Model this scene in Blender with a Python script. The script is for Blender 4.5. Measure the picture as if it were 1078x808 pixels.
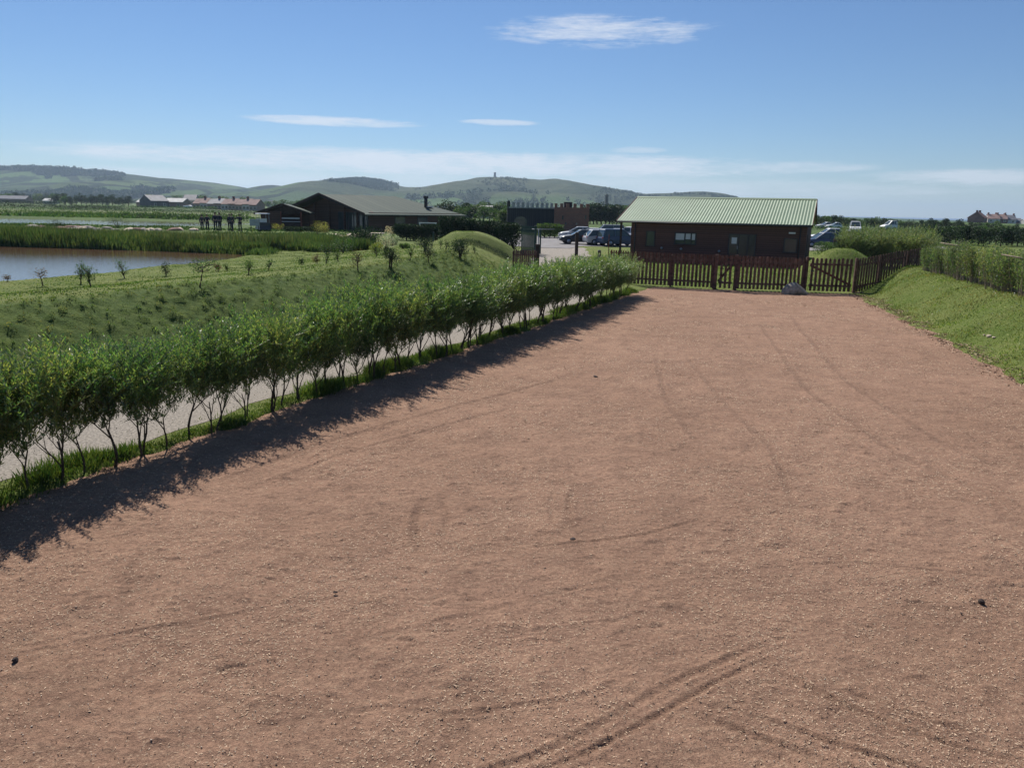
import bpy, bmesh, math, random
import numpy as np
from mathutils import Vector, Matrix
random.seed(7); rng = np.random.default_rng(7)
R = math.radians
for o in list(bpy.data.objects): bpy.data.objects.remove(o)

# ------------------------------------------------------------ camera, sky, sun, exposure
FPX, PITCH, ROLL, CZ = 810.0, R(12.85), R(1.15), 3.5
SUN_EL, SUN_AZ = R(46), R(-21)            # azimuth from +Y towards +X
scn = bpy.context.scene
COL = scn.collection
cam = bpy.data.objects.new('camera', bpy.data.cameras.new('camera')); COL.objects.link(cam)
cam.data.sensor_width = 36; cam.data.lens = FPX/1078*36
cam.data.clip_start = .05; cam.data.clip_end = 30000
fwd = Vector((0, math.cos(PITCH), -math.sin(PITCH))); upv = Vector((0, math.sin(PITCH), math.cos(PITCH))); rt = Vector((1, 0, 0))
cr = rt*math.cos(ROLL)+upv*math.sin(ROLL); cu = -rt*math.sin(ROLL)+upv*math.cos(ROLL)
M = Matrix.Identity(4)
for i in range(3): M[i][0] = cr[i]; M[i][1] = cu[i]; M[i][2] = -fwd[i]
M[2][3] = CZ
cam.matrix_world = M
scn.camera = cam
scn.view_settings.view_transform = 'Standard'; scn.view_settings.look = 'None'
scn.view_settings.exposure = 0.28; scn.view_settings.gamma = 1
try:
    scn.cycles.volume_bounces = 0; scn.cycles.transparent_max_bounces = 8
    scn.cycles.max_bounces = 6; scn.cycles.diffuse_bounces = 3
except Exception: pass

def ray(x, y):
    u = x-539; v = y-404
    a = u*math.cos(ROLL)+v*math.sin(ROLL); b = -u*math.sin(ROLL)+v*math.cos(ROLL)
    return (a, FPX*math.cos(PITCH)-b*math.sin(PITCH), -FPX*math.sin(PITCH)-b*math.cos(PITCH))
def atz(x, y, z=0):
    d = ray(x, y); t = (z-CZ)/d[2]; return (d[0]*t, d[1]*t)
def aty(x, y, Y):
    d = ray(x, y); t = Y/d[1]; return (d[0]*t, CZ+d[2]*t)

class NT:
    def __init__(s, tree): s.t = tree; s.n = tree.nodes; s.l = tree.links
    def new(s, ty, **kw):
        n = s.n.new(ty)
        for k, v in kw.items():
            if k.startswith('_'): setattr(n, k[1:], v)
            else:
                key = int(k[1:]) if k[0] == 'i' and k[1:].isdigit() else k.replace('__', ' ')
                if isinstance(v, bpy.types.NodeSocket): s.l.new(v, n.inputs[key])
                else: n.inputs[key].default_value = v
        return n
    def math(s, op, a, b=0.0, c=None, clamp=False):
        n = s.n.new('ShaderNodeMath'); n.operation = op; n.use_clamp = clamp
        for i, v in enumerate((a, b, c)):
            if v is None: continue
            if isinstance(v, bpy.types.NodeSocket): s.l.new(v, n.inputs[i])
            else: n.inputs[i].default_value = v
        return n.outputs[0]
    def noise(s, vec, scale, detail=3, rough=.55, out='Fac'):
        n = s.new('ShaderNodeTexNoise'); n.inputs['Scale'].default_value = scale
        n.inputs['Detail'].default_value = detail; n.inputs['Roughness'].default_value = rough
        if vec is not None: s.l.new(vec, n.inputs['Vector'])
        return n.outputs[out]
    def ramp(s, fac, stops):
        n = s.n.new('ShaderNodeValToRGB'); cr_ = n.color_ramp
        while len(cr_.elements) < len(stops): cr_.elements.new(.5)
        for e, (p, c) in zip(cr_.elements, stops):
            e.position = p; e.color = (c, c, c, 1) if isinstance(c, (int, float)) else (*c, 1)
        s.l.new(fac, n.inputs[0]); return n.outputs[0]
    def mix(s, f, a, b, mode='MIX'):
        n = s.n.new('ShaderNodeMix'); n.data_type = 'RGBA'; n.blend_type = mode
        for i, v in ((0, f), (6, a), (7, b)):
            if isinstance(v, bpy.types.NodeSocket): s.l.new(v, n.inputs[i])
            elif i == 0: n.inputs[0].default_value = v
            else: n.inputs[i].default_value = (*v, 1) if len(v) == 3 else v
        return n.outputs[2]
    def scalev(s, vec, sc):
        n = s.n.new('ShaderNodeVectorMath'); n.operation = 'MULTIPLY'; s.l.new(vec, n.inputs[0]); n.inputs[1].default_value = sc
        return n.outputs[0]

world = bpy.data.worlds.new('World'); scn.world = world; world.use_nodes = True
w = NT(world.node_tree); w.n.clear()
sky = w.new('ShaderNodeTexSky', _sky_type='NISHITA', _sun_disc=False, _sun_elevation=SUN_EL, _sun_rotation=SUN_AZ,
            _altitude=0, _air_density=1.0, _dust_density=.0, _ozone_density=5.0)
tc = w.new('ShaderNodeTexCoord'); sep = w.new('ShaderNodeSeparateXYZ', Vector=tc.outputs['Generated'])
az = w.math('ARCTAN2', sep.outputs[0], sep.outputs[1]); el = w.math('ARCSINE', sep.outputs[2])
cv = w.new('ShaderNodeCombineXYZ', X=az, Y=w.math('MULTIPLY', el, 7.0), Z=0.0).outputs[0]
n1 = w.noise(cv, 9.0, 9, .66); n2 = w.noise(cv, 34.0, 8, .68)
tot = None
def skydir(x, y):
    d = Vector(ray(x, y)).normalized(); return math.atan2(d.x, d.y), math.asin(d.z)
#          px   py   half-x half-y  lo   gain
clouds = [(632, 33, 125, 17, .85, .85), (352, 128, 95, 5.5, .20, .85), (526, 129, 45, 3.6, .25, .7), (470, 172, 430, 15, .22, .95),
          (230, 190, 300, 12, .15, .55), (1030, 187, 110, 9, .2, .75), (672, 158, 34, 4, .3, .5), (560, 196, 500, 14, .1, .5), (800, 176, 120, 7, .2, .55)]
for (px, py, hx, hy, lo, g) in clouds:
    a0, e0 = skydir(px, py); ha = hx/FPX; he = hy/FPX
    da = w.math('DIVIDE', w.math('SUBTRACT', az, a0), ha); de = w.math('DIVIDE', w.math('SUBTRACT', el, e0), he)
    r2 = w.math('ADD', w.math('MULTIPLY', da, da), w.math('MULTIPLY', de, de))
    m = w.math('SUBTRACT', 1.0, r2, clamp=True)
    f = w.math('MULTIPLY', w.math('ADD', w.math('MULTIPLY', n1, .7), w.math('MULTIPLY', n2, .45)), 1.15)
    f = w.math('SUBTRACT', w.math('ADD', w.math('MULTIPLY', f, 1.9), w.math('MULTIPLY', m, .50)), 1.20+lo*.2)
    f = w.math('MULTIPLY', w.math('MULTIPLY', f, 1.9, clamp=True), w.math('MULTIPLY', m, 2.2, clamp=True))
    f = w.math('MULTIPLY', f, g)
    tot = f if tot is None else w.math('MAXIMUM', tot, f)
hz = w.math('MULTIPLY', w.math('POWER', w.math('SUBTRACT', 1.0, w.math('ABSOLUTE', sep.outputs[2]), clamp=True), 14.0), .0)
skyb = w.mix(1.0, sky.outputs[0], (.80, .91, 1.06), 'MULTIPLY')
skyc = w.mix(w.math('MULTIPLY', tot, .85), skyb, (9.6, 10.2, 11.2))
bg = w.new('ShaderNodeBackground', Color=skyc, Strength=.066)
w.l.new(bg.outputs[0], w.new('ShaderNodeOutputWorld').inputs[0])

sun = bpy.data.objects.new('sun', bpy.data.lights.new('sun', 'SUN')); COL.objects.link(sun)
sun.data.energy = 4.9; sun.data.angle = R(.55); sun.data.color = (1, .955, .88)
sd = Vector((math.sin(SUN_AZ)*math.cos(SUN_EL), math.cos(SUN_AZ)*math.cos(SUN_EL), math.sin(SUN_EL)))
sun.rotation_euler = sd.to_track_quat('Z', 'Y').to_euler(); sun.location = (0, 0, 60)

# ------------------------------------------------------------ materials
def pmat(name, col, rough=.8, var=.12, scale=6, bump=.0, bscale=40, metal=0, spec=.3, trans=0, col2=None, island=0, pscale=(1, 1, 1)):
    m = bpy.data.materials.new(name); m.use_nodes = True; t = NT(m.node_tree); t.n.clear()
    g = t.new('ShaderNodeNewGeometry'); tcd = t.new('ShaderNodeTexCoord'); P = t.scalev(g.outputs['Position'], pscale)
    c = tuple(col); dark = tuple(v*(1-var*2) for v in c); lite = tuple(min(1, v*(1+var*1.5)) for v in c)
    n = t.ramp(t.noise(P, scale, 4), [(.3, 0.0), (.7, 1.0)])
    cc = t.mix(n, dark, lite if col2 is None else col2)
    if island:
        ri = g.outputs['Random Per Island']; f = t.math('ADD', t.math('MULTIPLY', ri, island*2), 1-island)
        oi = t.new('ShaderNodeObjectInfo'); f = t.math('MULTIPLY', f, t.math('ADD', t.math('MULTIPLY', oi.outputs['Random'], .3), .85))
        v = t.new('ShaderNodeCombineXYZ', X=t.math('MULTIPLY', f, f) if trans else f, Y=f, Z=f).outputs[0]
        cc = t.mix(1.0, cc, v, 'MULTIPLY')
    b = t.new('ShaderNodeBsdfPrincipled', Base__Color=cc, Roughness=rough, Metallic=metal)
    b.inputs['Specular IOR Level'].default_value = spec
    if bump:
        bn = t.new('ShaderNodeBump', Height=t.noise(P, bscale, 5, .6), Strength=min(1, bump), Distance=.02)
        t.l.new(bn.outputs[0], b.inputs['Normal'])
    out = b.outputs[0]
    if trans:
        tr = t.new('ShaderNodeBsdfTranslucent', Color=t.mix(1.0, cc, (1.3, 1.55, .75), 'MULTIPLY'))
        ms = t.new('ShaderNodeMixShader', i0=trans); t.l.new(out, ms.inputs[1]); t.l.new(tr.outputs[0], ms.inputs[2]); out = ms.outputs[0]
    t.l.new(out, t.new('ShaderNodeOutputMaterial').inputs[0])
    return m

def dirt_mat():
    m = bpy.data.materials.new('red_dirt'); m.use_nodes = True; t = NT(m.node_tree); t.n.clear()
    P = t.new('ShaderNodeNewGeometry').outputs['Position']
    big = t.noise(P, .28, 4, .6); mid = t.noise(P, 1.7, 5, .65); fine = t.noise(P, 22, 5, .7); grit = t.noise(P, 110, 3, .7)
    st = t.noise(t.scalev(P, (1.0, 2.6, 1)), 3.4, 6, .7)
    c = t.mix(t.ramp(big, [(.35, 0.0), (.65, 1.0)]), (.282, .168, .112), (.345, .208, .141))
    c = t.mix(t.math('MULTIPLY', t.ramp(mid, [(.38, 1.0), (.58, 0.0)]), .5), c, (.19, .112, .078))
    c = t.mix(t.math('MULTIPLY', t.ramp(st, [(.48, 0.0), (.66, 1.0)]), .45), c, (.36, .232, .155))
    f = t.math('ADD', t.math('MULTIPLY', fine, 1.5), t.math('MULTIPLY', grit, 1.6)); f = t.math('ADD', f, -.55)
    c = t.mix(1.0, c, t.new('ShaderNodeCombineXYZ', X=f, Y=f, Z=f).outputs[0], 'MULTIPLY')
    # pale grit and chaff, in drifts
    vo = t.new('ShaderNodeTexVoronoi', Vector=P, Scale=44.0); vo2 = t.new('ShaderNodeTexVoronoi', Vector=t.scalev(P, (1, 1, 1)), Scale=26.0)
    drift = t.ramp(t.noise(P, .9, 4, .7), [(.42, .15), (.62, 1.0)])
    rnd = t.new('ShaderNodeSeparateColor', Color=vo.outputs['Color']).outputs[0]
    fl = t.math('MULTIPLY', t.math('LESS_THAN', vo.outputs['Distance'], .36), t.math('GREATER_THAN', rnd, .70))
    rnd2 = t.new('ShaderNodeSeparateColor', Color=vo2.outputs['Color']).outputs[0]
    fl2 = t.math('MULTIPLY', t.math('LESS_THAN', vo2.outputs['Distance'], .22), t.math('GREATER_THAN', rnd2, .82))
    fl = t.math('MULTIPLY', t.math('MAXIMUM', fl, fl2), drift)
    c = t.mix(t.math('MULTIPLY', fl, .62), c, (.55, .40, .27))
    at = t.new('ShaderNodeAttribute', _attribute_name='damp').outputs['Fac']
    c = t.mix(at, c, (.15, .092, .065))
    b = t.new('ShaderNodeBsdfPrincipled', Base__Color=c, Roughness=.95); b.inputs['Specular IOR Level'].default_value = .12
    h = t.math('ADD', t.math('MULTIPLY', fine, 1.0), t.math('MULTIPLY', grit, .5)); h = t.math('ADD', h, t.math('MULTIPLY', mid, 2.5))
    bn = t.new('ShaderNodeBump', Height=h, Strength=1.0, Distance=.022); t.l.new(bn.outputs[0], b.inputs['Normal'])
    t.l.new(b.outputs[0], t.new('ShaderNodeOutputMaterial').inputs[0]); return m

def grass_mat():
    m = bpy.data.materials.new('grass_land'); m.use_nodes = True; t = NT(m.node_tree); t.n.clear()
    P = t.new('ShaderNodeNewGeometry').outputs['Position']; sp = t.new('ShaderNodeSeparateXYZ', Vector=P)
    rough = t.new('ShaderNodeAttribute', _attribute_name='rough').outputs['Fac']
    n_big = t.noise(P, .5, 5, .6); n_mid = t.noise(P, 3.2, 5, .7); n_f = t.noise(P, 30, 4, .7)
    lawn = t.mix(t.ramp(n_big, [(.35, 0.0), (.65, 1.0)]), (.12, .165, .034), (.19, .215, .06))
    lawn = t.mix(t.math('MULTIPLY', t.ramp(n_mid, [(.5, 0.0), (.66, 1.0)]), .4), lawn, (.24, .22, .09))
    rg = t.mix(t.ramp(n_mid, [(.4, 0.0), (.62, 1.0)]), (.066, .108, .022), (.118, .162, .038))
    rg = t.mix(t.math('MULTIPLY', t.ramp(t.noise(P, 7, 4, .7), [(.55, 0.0), (.7, 1.0)]), .5), rg, (.045, .055, .02))
    near = t.mix(rough, lawn, rg)
    # far fields, a patchwork
    vo = t.new('ShaderNodeTexVoronoi', Vector=t.scalev(P, (.0055, .0105, 0)), Scale=1.0); 
    hue = t.new('ShaderNodeSeparateColor', Color=vo.outputs['Color']).outputs[0]
    fld = t.ramp(hue, [(0.0, (.06, .10, .03)), (.35, (.095, .145, .04)), (.6, (.075, .115, .035)), (.85, (.14, .165, .06)), (1.0, (.08, .13, .035))])
    fld = t.mix(t.math('MULTIPLY', t.ramp(t.noise(t.scalev(P, (.02, .1, 0)), 1, 5, .6), [(.45, 0.0), (.6, 1.0)]), .5), fld, (.055, .085, .03))
    far = t.ramp(t.math('DIVIDE', sp.outputs[1], 160.0), [(.42, 0.0), (.62, 1.0)])
    c = t.mix(far, near, fld)
    f = t.math('ADD', t.math('MULTIPLY', n_f, .9), .55)
    c = t.mix(1.0, c, t.new('ShaderNodeCombineXYZ', X=f, Y=f, Z=f).outputs[0], 'MULTIPLY')
    b = t.new('ShaderNodeBsdfPrincipled', Base__Color=c, Roughness=.9); b.inputs['Specular IOR Level'].default_value = .1
    bn = t.new('ShaderNodeBump', Height=t.math('ADD', n_f, t.math('MULTIPLY', n_mid, 1.5)), Strength=.9, Distance=.06); t.l.new(bn.outputs[0], b.inputs['Normal'])
    t.l.new(b.outputs[0], t.new('ShaderNodeOutputMaterial').inputs[0]); return m

def hill_mat():
    m = bpy.data.materials.new('hill_land'); m.use_nodes = True; t = NT(m.node_tree); t.n.clear()
    P = t.new('ShaderNodeNewGeometry').outputs['Position']; sp = t.new('ShaderNodeSeparateXYZ', Vector=P)
    moor = t.mix(t.ramp(t.noise(P, .0045, 6, .7), [(.38, 0.0), (.62, 1.0)]), (.035, .055, .022), (.105, .118, .052))
    moor = t.mix(t.math('MULTIPLY', t.ramp(t.noise(P, .016, 6, .75), [(.5, 0.0), (.62, 1.0)]), .6), moor, (.05, .062, .028))
    vo = t.new('ShaderNodeTexVoronoi', Vector=t.scalev(P, (.0042, .0025, 0)), Scale=1.0)
    hue = t.new('ShaderNodeSeparateColor', Color=vo.outputs['Color']).outputs[0]
    fld = t.ramp(hue, [(0.0, (.05, .08, .03)), (.3, (.10, .16, .05)), (.55, (.07, .10, .035)), (.8, (.12, .165, .06)), (1.0, (.06, .10, .035))])
    ve = t.new('ShaderNodeTexVoronoi', _feature='DISTANCE_TO_EDGE', Vector=t.scalev(P, (.0042, .0025, 0)), Scale=1.0)
    fld = t.mix(t.math('LESS_THAN', ve.outputs['Distance'], .045), fld, (.028, .042, .018))
    low = t.math('ADD', t.math('DIVIDE', sp.outputs[2], 75.0), t.math('MULTIPLY', t.math('SUBTRACT', t.noise(P, .003, 3), .5), 1.0))
    leftish = t.math('MULTIPLY', t.math('LESS_THAN', sp.outputs[0], -560.0), .75)
    low = t.math('SUBTRACT', low, leftish)
    c = t.mix(t.ramp(low, [(.3, 0.0), (.48, 1.0)]), fld, moor)
    wd = t.noise(t.scalev(P, (1, .55, 1)), .0052, 5, .72)
    wmask = t.math('MULTIPLY', t.ramp(wd, [(.53, 0.0), (.55, 1.0)]), t.math('LESS_THAN', sp.outputs[0], -560.0))
    c = t.mix(t.math('MULTIPLY', wmask, .9), c, (.026, .040, .018))
    b = t.new('ShaderNodeBsdfPrincipled', Base__Color=c, Roughness=1.0); b.inputs['Specular IOR Level'].default_value = .05
    bn = t.new('ShaderNodeBump', Height=t.noise(P, .03, 6, .7), Strength=1.0, Distance=16.0); t.l.new(bn.outputs[0], b.inputs['Normal'])
    t.l.new(b.outputs[0], t.new('ShaderNodeOutputMaterial').inputs[0]); return m

def water_mat(name, col, ripple, dist):
    m = bpy.data.materials.new(name); m.use_nodes = True; t = NT(m.node_tree); t.n.clear()
    P = t.new('ShaderNodeNewGeometry').outputs['Position']
    b = t.new('ShaderNodeBsdfPrincipled', Base__Color=(*col, 1), Roughness=.06); b.inputs['IOR'].default_value = 1.33
    b.inputs['Specular IOR Level'].default_value = .6
    bn = t.new('ShaderNodeBump', Height=t.noise(t.scalev(P, (1, 2.2, 1)), ripple, 4, .6), Strength=.35, Distance=dist); t.l.new(bn.outputs[0], b.inputs['Normal'])
    t.l.new(b.outputs[0], t.new('ShaderNodeOutputMaterial').inputs[0]); return m

def stripe_mat(name, col, col2, period, axis='Z', rough=.8, spec=.2, line=.14, var=.2):
    """boards: thin dark joints every period metres of object coordinate"""
    m = bpy.data.materials.new(name); m.use_nodes = True; t = NT(m.node_tree); t.n.clear()
    O = t.new('ShaderNodeTexCoord').outputs['Object']; sp = t.new('ShaderNodeSeparateXYZ', Vector=O)
    a = t.math('DIVIDE', sp.outputs['XYZ'.index(axis)], period); fr = t.math('FRACT', a)
    wn = t.new('ShaderNodeTexWhiteNoise', _noise_dimensions='1D', W=t.math('FLOOR', a))
    c = t.mix(wn.outputs[0], col, col2)
    nz = t.noise(O, 3.0, 4); f = t.math('ADD', t.math('MULTIPLY', nz, var*2), 1-var)
    c = t.mix(1.0, c, t.new('ShaderNodeCombineXYZ', X=f, Y=f, Z=f).outputs[0], 'MULTIPLY')
    c = t.mix(t.math('LESS_THAN', fr, line), c, tuple(v*.35 for v in col))
    b = t.new('ShaderNodeBsdfPrincipled', Base__Color=c, Roughness=rough); b.inputs['Specular IOR Level'].default_value = spec
    t.l.new(b.outputs[0], t.new('ShaderNodeOutputMaterial').inputs[0]); return m

def brick_mat():
    m = bpy.data.materials.new('red_brick'); m.use_nodes = True; t = NT(m.node_tree); t.n.clear()
    O = t.new('ShaderNodeTexCoord').outputs['Object']; sp = t.new('ShaderNodeSeparateXYZ', Vector=O)
    v = t.new('ShaderNodeCombineXYZ', X=t.math('ADD', sp.outputs[0], sp.outputs[1]), Y=sp.outputs[2], Z=0.0)
    b_ = t.new('ShaderNodeTexBrick', Vector=v.outputs[0], Color1=(.30, .115, .08, 1), Color2=(.22, .085, .06, 1), Mortar=(.2, .15, .12, 1), Scale=1.0)
    b_.inputs['Brick Width'].default_value = .44; b_.inputs['Row Height'].default_value = .2; b_.inputs['Mortar Size'].default_value = .025
    b = t.new('ShaderNodeBsdfPrincipled', Base__Color=b_.outputs[0], Roughness=.9)
    t.l.new(b.outputs[0], t.new('ShaderNodeOutputMaterial').inputs[0]); return m

MT = dict(
 dirt=dirt_mat(), grass=grass_mat(), hill=hill_mat(), pond=water_mat('pond_water', (.125, .075, .045), 5.0, .012),
 sea=pmat('sea_water', (.05, .11, .22), .6, .05, .01, spec=.3),
 gravel=pmat('path_gravel', (.30, .262, .22), .95, .26, 26, .5, 160), tarmac=pmat('tarmac', (.24, .225, .22), .95, .15, 1.5, .4, 40),
 bark=pmat('bark', (.085, .06, .042), .95, .25, 20, .5, 60), barkpale=pmat('pale_bark', (.30, .24, .18), .9, .2, 20),
 willow=pmat('willow_leaf', (.155, .22, .072), .46, .2, 1.2, trans=.40, island=.42, spec=1.0),
 willowpale=pmat('pale_willow_leaf', (.17, .21, .10), .55, .2, 2, trans=.34, island=.35, spec=.45),
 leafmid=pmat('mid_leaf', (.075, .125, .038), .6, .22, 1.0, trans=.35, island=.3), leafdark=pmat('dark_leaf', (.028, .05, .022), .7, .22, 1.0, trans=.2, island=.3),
 leafhedge=pmat('hedge_leaf', (.165, .205, .085), .6, .25, 1.2, trans=.35, island=.35),
 leafbrown=pmat('reddish_leaf', (.13, .085, .05), .7, .2, 2, trans=.3, island=.3), leafyellow=pmat('yellow_leaf', (.26, .25, .07), .6, .2, 2, trans=.35, island=.3),
 blossom=pmat('blossom', (.55, .5, .42), .7, .25, 3, trans=.3, island=.25),
 reed=pmat('reed', (.075, .115, .04), .6, .25, .35, trans=.3, island=.35), reedtop=pmat('reed_top', (.15, .15, .07), .7, .2, 1, trans=.3, island=.3),
 blade=pmat('grass_blade', (.118, .178, .036), .6, .25, .9, trans=.4, island=.4), vergeblade=pmat('verge_blade', (.085, .13, .032), .6, .25, .9, trans=.35, island=.4), lawnblade=pmat('lawn_blade', (.15, .19, .045), .7, .3, .8, trans=.35, island=.45), slopeblade=pmat('slope_blade', (.125, .18, .045), .7, .25, .9, trans=.3, island=.4), blade_dry=pmat('dry_blade', (.17, .18, .065), .75, .2, 1.5, trans=.3, island=.35),
 straw=pmat('straw', (.60, .43, .29), .8, .1, 30, island=.22), stone=pmat('pale_stone', (.33, .28, .25), .85, .2, 20, .6, 50), stonewhite=pmat('whitish_stone', (.62, .50, .38), .85, .2, 20, .6, 50),
 crumb=pmat('soil_crumb', (.24, .15, .10), .95, .2, 20), clod=pmat('dark_clod', (.07, .05, .042), .95, .2, 20, .8, 60), boulder=pmat('boulder_stone', (.36, .31, .25), .95, .25, 5, 1, 18),
 picket=pmat('picket_wood', (.125, .066, .05), .8, .28, 7, .3, 60, island=.28), redwood=pmat('red_stain', (.17, .05, .035), .8, .2, 7, island=.25),
 lodgewall=stripe_mat('lodge_boards', (.15, .075, .058), (.11, .06, .05), .145), barnwall=stripe_mat('barn_boards', (.125, .072, .05), (.09, .055, .042), .2),
 darkwood=pmat('dark_wood', (.05, .034, .028), .8, .2, 5), greenroof=pmat('green_metal_roof', (.20, .27, .155), .5, .05, .8, metal=0, spec=.5),
 barnroof=stripe_mat('barn_roof', (.085, .105, .085), (.07, .09, .075), .9, 'X', .8, .12, .06, .1),
 glass=pmat('window_glass', (.05, .07, .065), .08, .1, 2, spec=.8), blind=pmat('white_blind', (.62, .62, .6), .8, .05, 2), frame=pmat('dark_frame', (.045, .045, .05), .5, .1, 5),
 white=pmat('white_paint', (.72, .72, .7), .6, .06, 3), brick=brick_mat(), castledark=stripe_mat('dark_planks', (.045, .045, .05), (.033, .036, .042), .3, 'X'),
 crenel=pmat('grey_merlon', (.36, .36, .36), .8, .2, 2), metalgreen=pmat('green_steel', (.03, .065, .055), .5, .1, 5), steel=pmat('grey_steel', (.33, .35, .37), .45, .1, 5, metal=.6),
 tyre=pmat('tyre_rubber', (.025, .025, .027), .85, .1, 10), rim=pmat('wheel_rim', (.45, .46, .48), .35, .1, 10, metal=.7), lampglass=pmat('lamp_glass', (.6, .6, .58), .2, .05, 3, spec=.7),
 redlamp=pmat('tail_lamp', (.4, .03, .02), .3, .1, 3), roofpink=pmat('terracotta_roof', (.29, .19, .165), .85, .15, .5), roofslate=pmat('slate_roof', (.17, .17, .19), .7, .15, .5), render=pmat('white_render', (.62, .6, .56), .85, .08, .6),
 renderpink=pmat('sandstone', (.33, .23, .19), .9, .12, .8), skin=pmat('skin', (.45, .27, .2), .6, .05, 10), clothdark=pmat('navy_cloth', (.022, .025, .045), .85, .2, 8), clothgrey=pmat('grey_cloth', (.05, .052, .06), .85, .2, 8),
 hair=pmat('hair', (.04, .028, .02), .7, .2, 30), clothpale=pmat('pale_cloth', (.38, .36, .36), .85, .1, 8), towerstone=pmat('tower_stone', (.15, .145, .15), .9, .15, .5), rosered=pmat('red_stone', (.22, .12, .10), .9, .15, .5))
def paint(n, c): 
    MT[n] = pmat(n, c, .38, .03, 2, spec=.6)
for n, c in (('paint_dark', (.02, .024, .03)), ('paint_silver', (.42, .43, .45)), ('paint_blue', (.05, .08, .15)), ('paint_white', (.7, .7, .7)), ('paint_navy', (.02, .035, .09)), ('paint_grey', (.15, .16, .17)), ('paint_red', (.3, .03, .03))): paint(n, c)

# ------------------------------------------------------------ helpers
def link(o, parent=None):
    COL.objects.link(o)
    if parent is not None: o.parent = parent
    return o
def tag(o, label=None, cat=None, group=None, kind=None):
    if label: o['label'] = label
    if cat: o['category'] = cat
    if group: o['group'] = group
    if kind: o['kind'] = kind
    return o
def empty(name, loc=(0, 0, 0), rz=0):
    o = bpy.data.objects.new(name, None); o.location = loc; o.rotation_euler = (0, 0, rz); o.empty_display_size = .2
    return link(o)
def children(o): return [c for c in bpy.data.objects if c.parent == o]
def copy_tree(o, parent=None, kids=None):
    c = o.copy(); COL.objects.link(c); c.parent = parent
    for ch in list(o.children): copy_tree(ch, c)
    return c
def npmesh(name, V, Fq, mat, parent=None, smooth=False):
    """V (n,3), Fq (m,k) all faces with k corners"""
    V = np.asarray(V, np.float32); Fq = np.asarray(Fq, np.int32); k = Fq.shape[1]
    me = bpy.data.meshes.new(name); me.vertices.add(len(V)); me.vertices.foreach_set('co', V.ravel())
    me.loops.add(Fq.size); me.loops.foreach_set('vertex_index', Fq.ravel())
    me.polygons.add(len(Fq)); me.polygons.foreach_set('loop_start', np.arange(len(Fq), dtype=np.int32)*k)
    me.update(calc_edges=True)
    if smooth: me.polygons.foreach_set('use_smooth', np.ones(len(Fq), bool))
    me.materials.append(MT[mat] if isinstance(mat, str) else mat)
    o = bpy.data.objects.new(name, me); return link(o, parent)
class MB:
    def __init__(s): s.v = []; s.f = []; s.s = []
    def add(s, vs, fs, smooth=False):
        n = len(s.v); s.v += [tuple(p) for p in vs]; s.f += [tuple(i+n for i in f) for f in fs]; s.s += [smooth]*len(fs)
    def box(s, c, d, rz=0, top=1.0):
        cx, cy, cz = c; hx, hy, hz = d[0]/2, d[1]/2, d[2]/2; vs = []
        for z, k in ((-hz, 1), (hz, top)):
            for x, y in ((-hx, -hy), (hx, -hy), (hx, hy), (-hx, hy)):
                x2, y2 = x*k, y*k
                vs.append((cx+x2*math.cos(rz)-y2*math.sin(rz), cy+x2*math.sin(rz)+y2*math.cos(rz), cz+z))
        s.add(vs, [(3, 2, 1, 0), (4, 5, 6, 7), (0, 1, 5, 4), (1, 2, 6, 5), (2, 3, 7, 6), (3, 0, 4, 7)])
    def prism(s, poly, a0, a1, axis='Y'):
        """poly in the plane normal to axis; extruded a0..a1"""
        n = len(poly); vs = []
        for a in (a0, a1):
            for p, q in poly: vs.append({'Y': (p, a, q), 'X': (a, p, q), 'Z': (p, q, a)}[axis])
        s.add(vs, [tuple(range(n))[::-1], tuple(range(n, 2*n))]+[(i, (i+1) % n, n+(i+1) % n, n+i) for i in range(n)])
    def tube(s, pts, rad, k=6, caps=True):
        pts = [Vector(p) for p in pts]; rad = rad if isinstance(rad, (list, tuple)) else [rad]*len(pts); vs = []
        for i, p in enumerate(pts):
            d = (pts[min(i+1, len(pts)-1)]-pts[max(i-1, 0)]).normalized()
            a = d.cross(Vector((0, 0, 1)) if abs(d.z) < .95 else Vector((1, 0, 0))).normalized(); b = d.cross(a)
            for j in range(k):
                t = 2*math.pi*j/k; vs.append(p+(a*math.cos(t)+b*math.sin(t))*rad[i])
        fs = [(i*k+j, i*k+(j+1) % k, (i+1)*k+(j+1) % k, (i+1)*k+j) for i in range(len(pts)-1) for j in range(k)]
        if caps: fs += [tuple(range(k))[::-1], tuple(range((len(pts)-1)*k, len(pts)*k))]
        s.add(vs, fs, True)
    def bar(s, a, b, w, h):
        """rectangular bar from a to b, h measured vertically"""
        a = Vector(a); b = Vector(b); d = (b-a).normalized(); sd_ = d.cross(Vector((0, 0, 1)))
        sd_ = (sd_ if sd_.length > 1e-4 else Vector((1, 0, 0))).normalized()*w/2; u = sd_.cross(d).normalized()*h/2
        vs = [p+x for p in (a, b) for x in (-sd_-u, sd_-u, sd_+u, -sd_+u)]
        s.add(vs, [(3, 2, 1, 0), (4, 5, 6, 7), (0, 1, 5, 4), (1, 2, 6, 5), (2, 3, 7, 6), (3, 0, 4, 7)])
    def build(s, name, mat, parent=None):
        me = bpy.data.meshes.new(name); me.from_pydata(s.v, [], s.f); me.update()
        me.polygons.foreach_set('use_smooth', s.s)
        me.materials.append(MT[mat]); return link(bpy.data.objects.new(name, me), parent)

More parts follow.
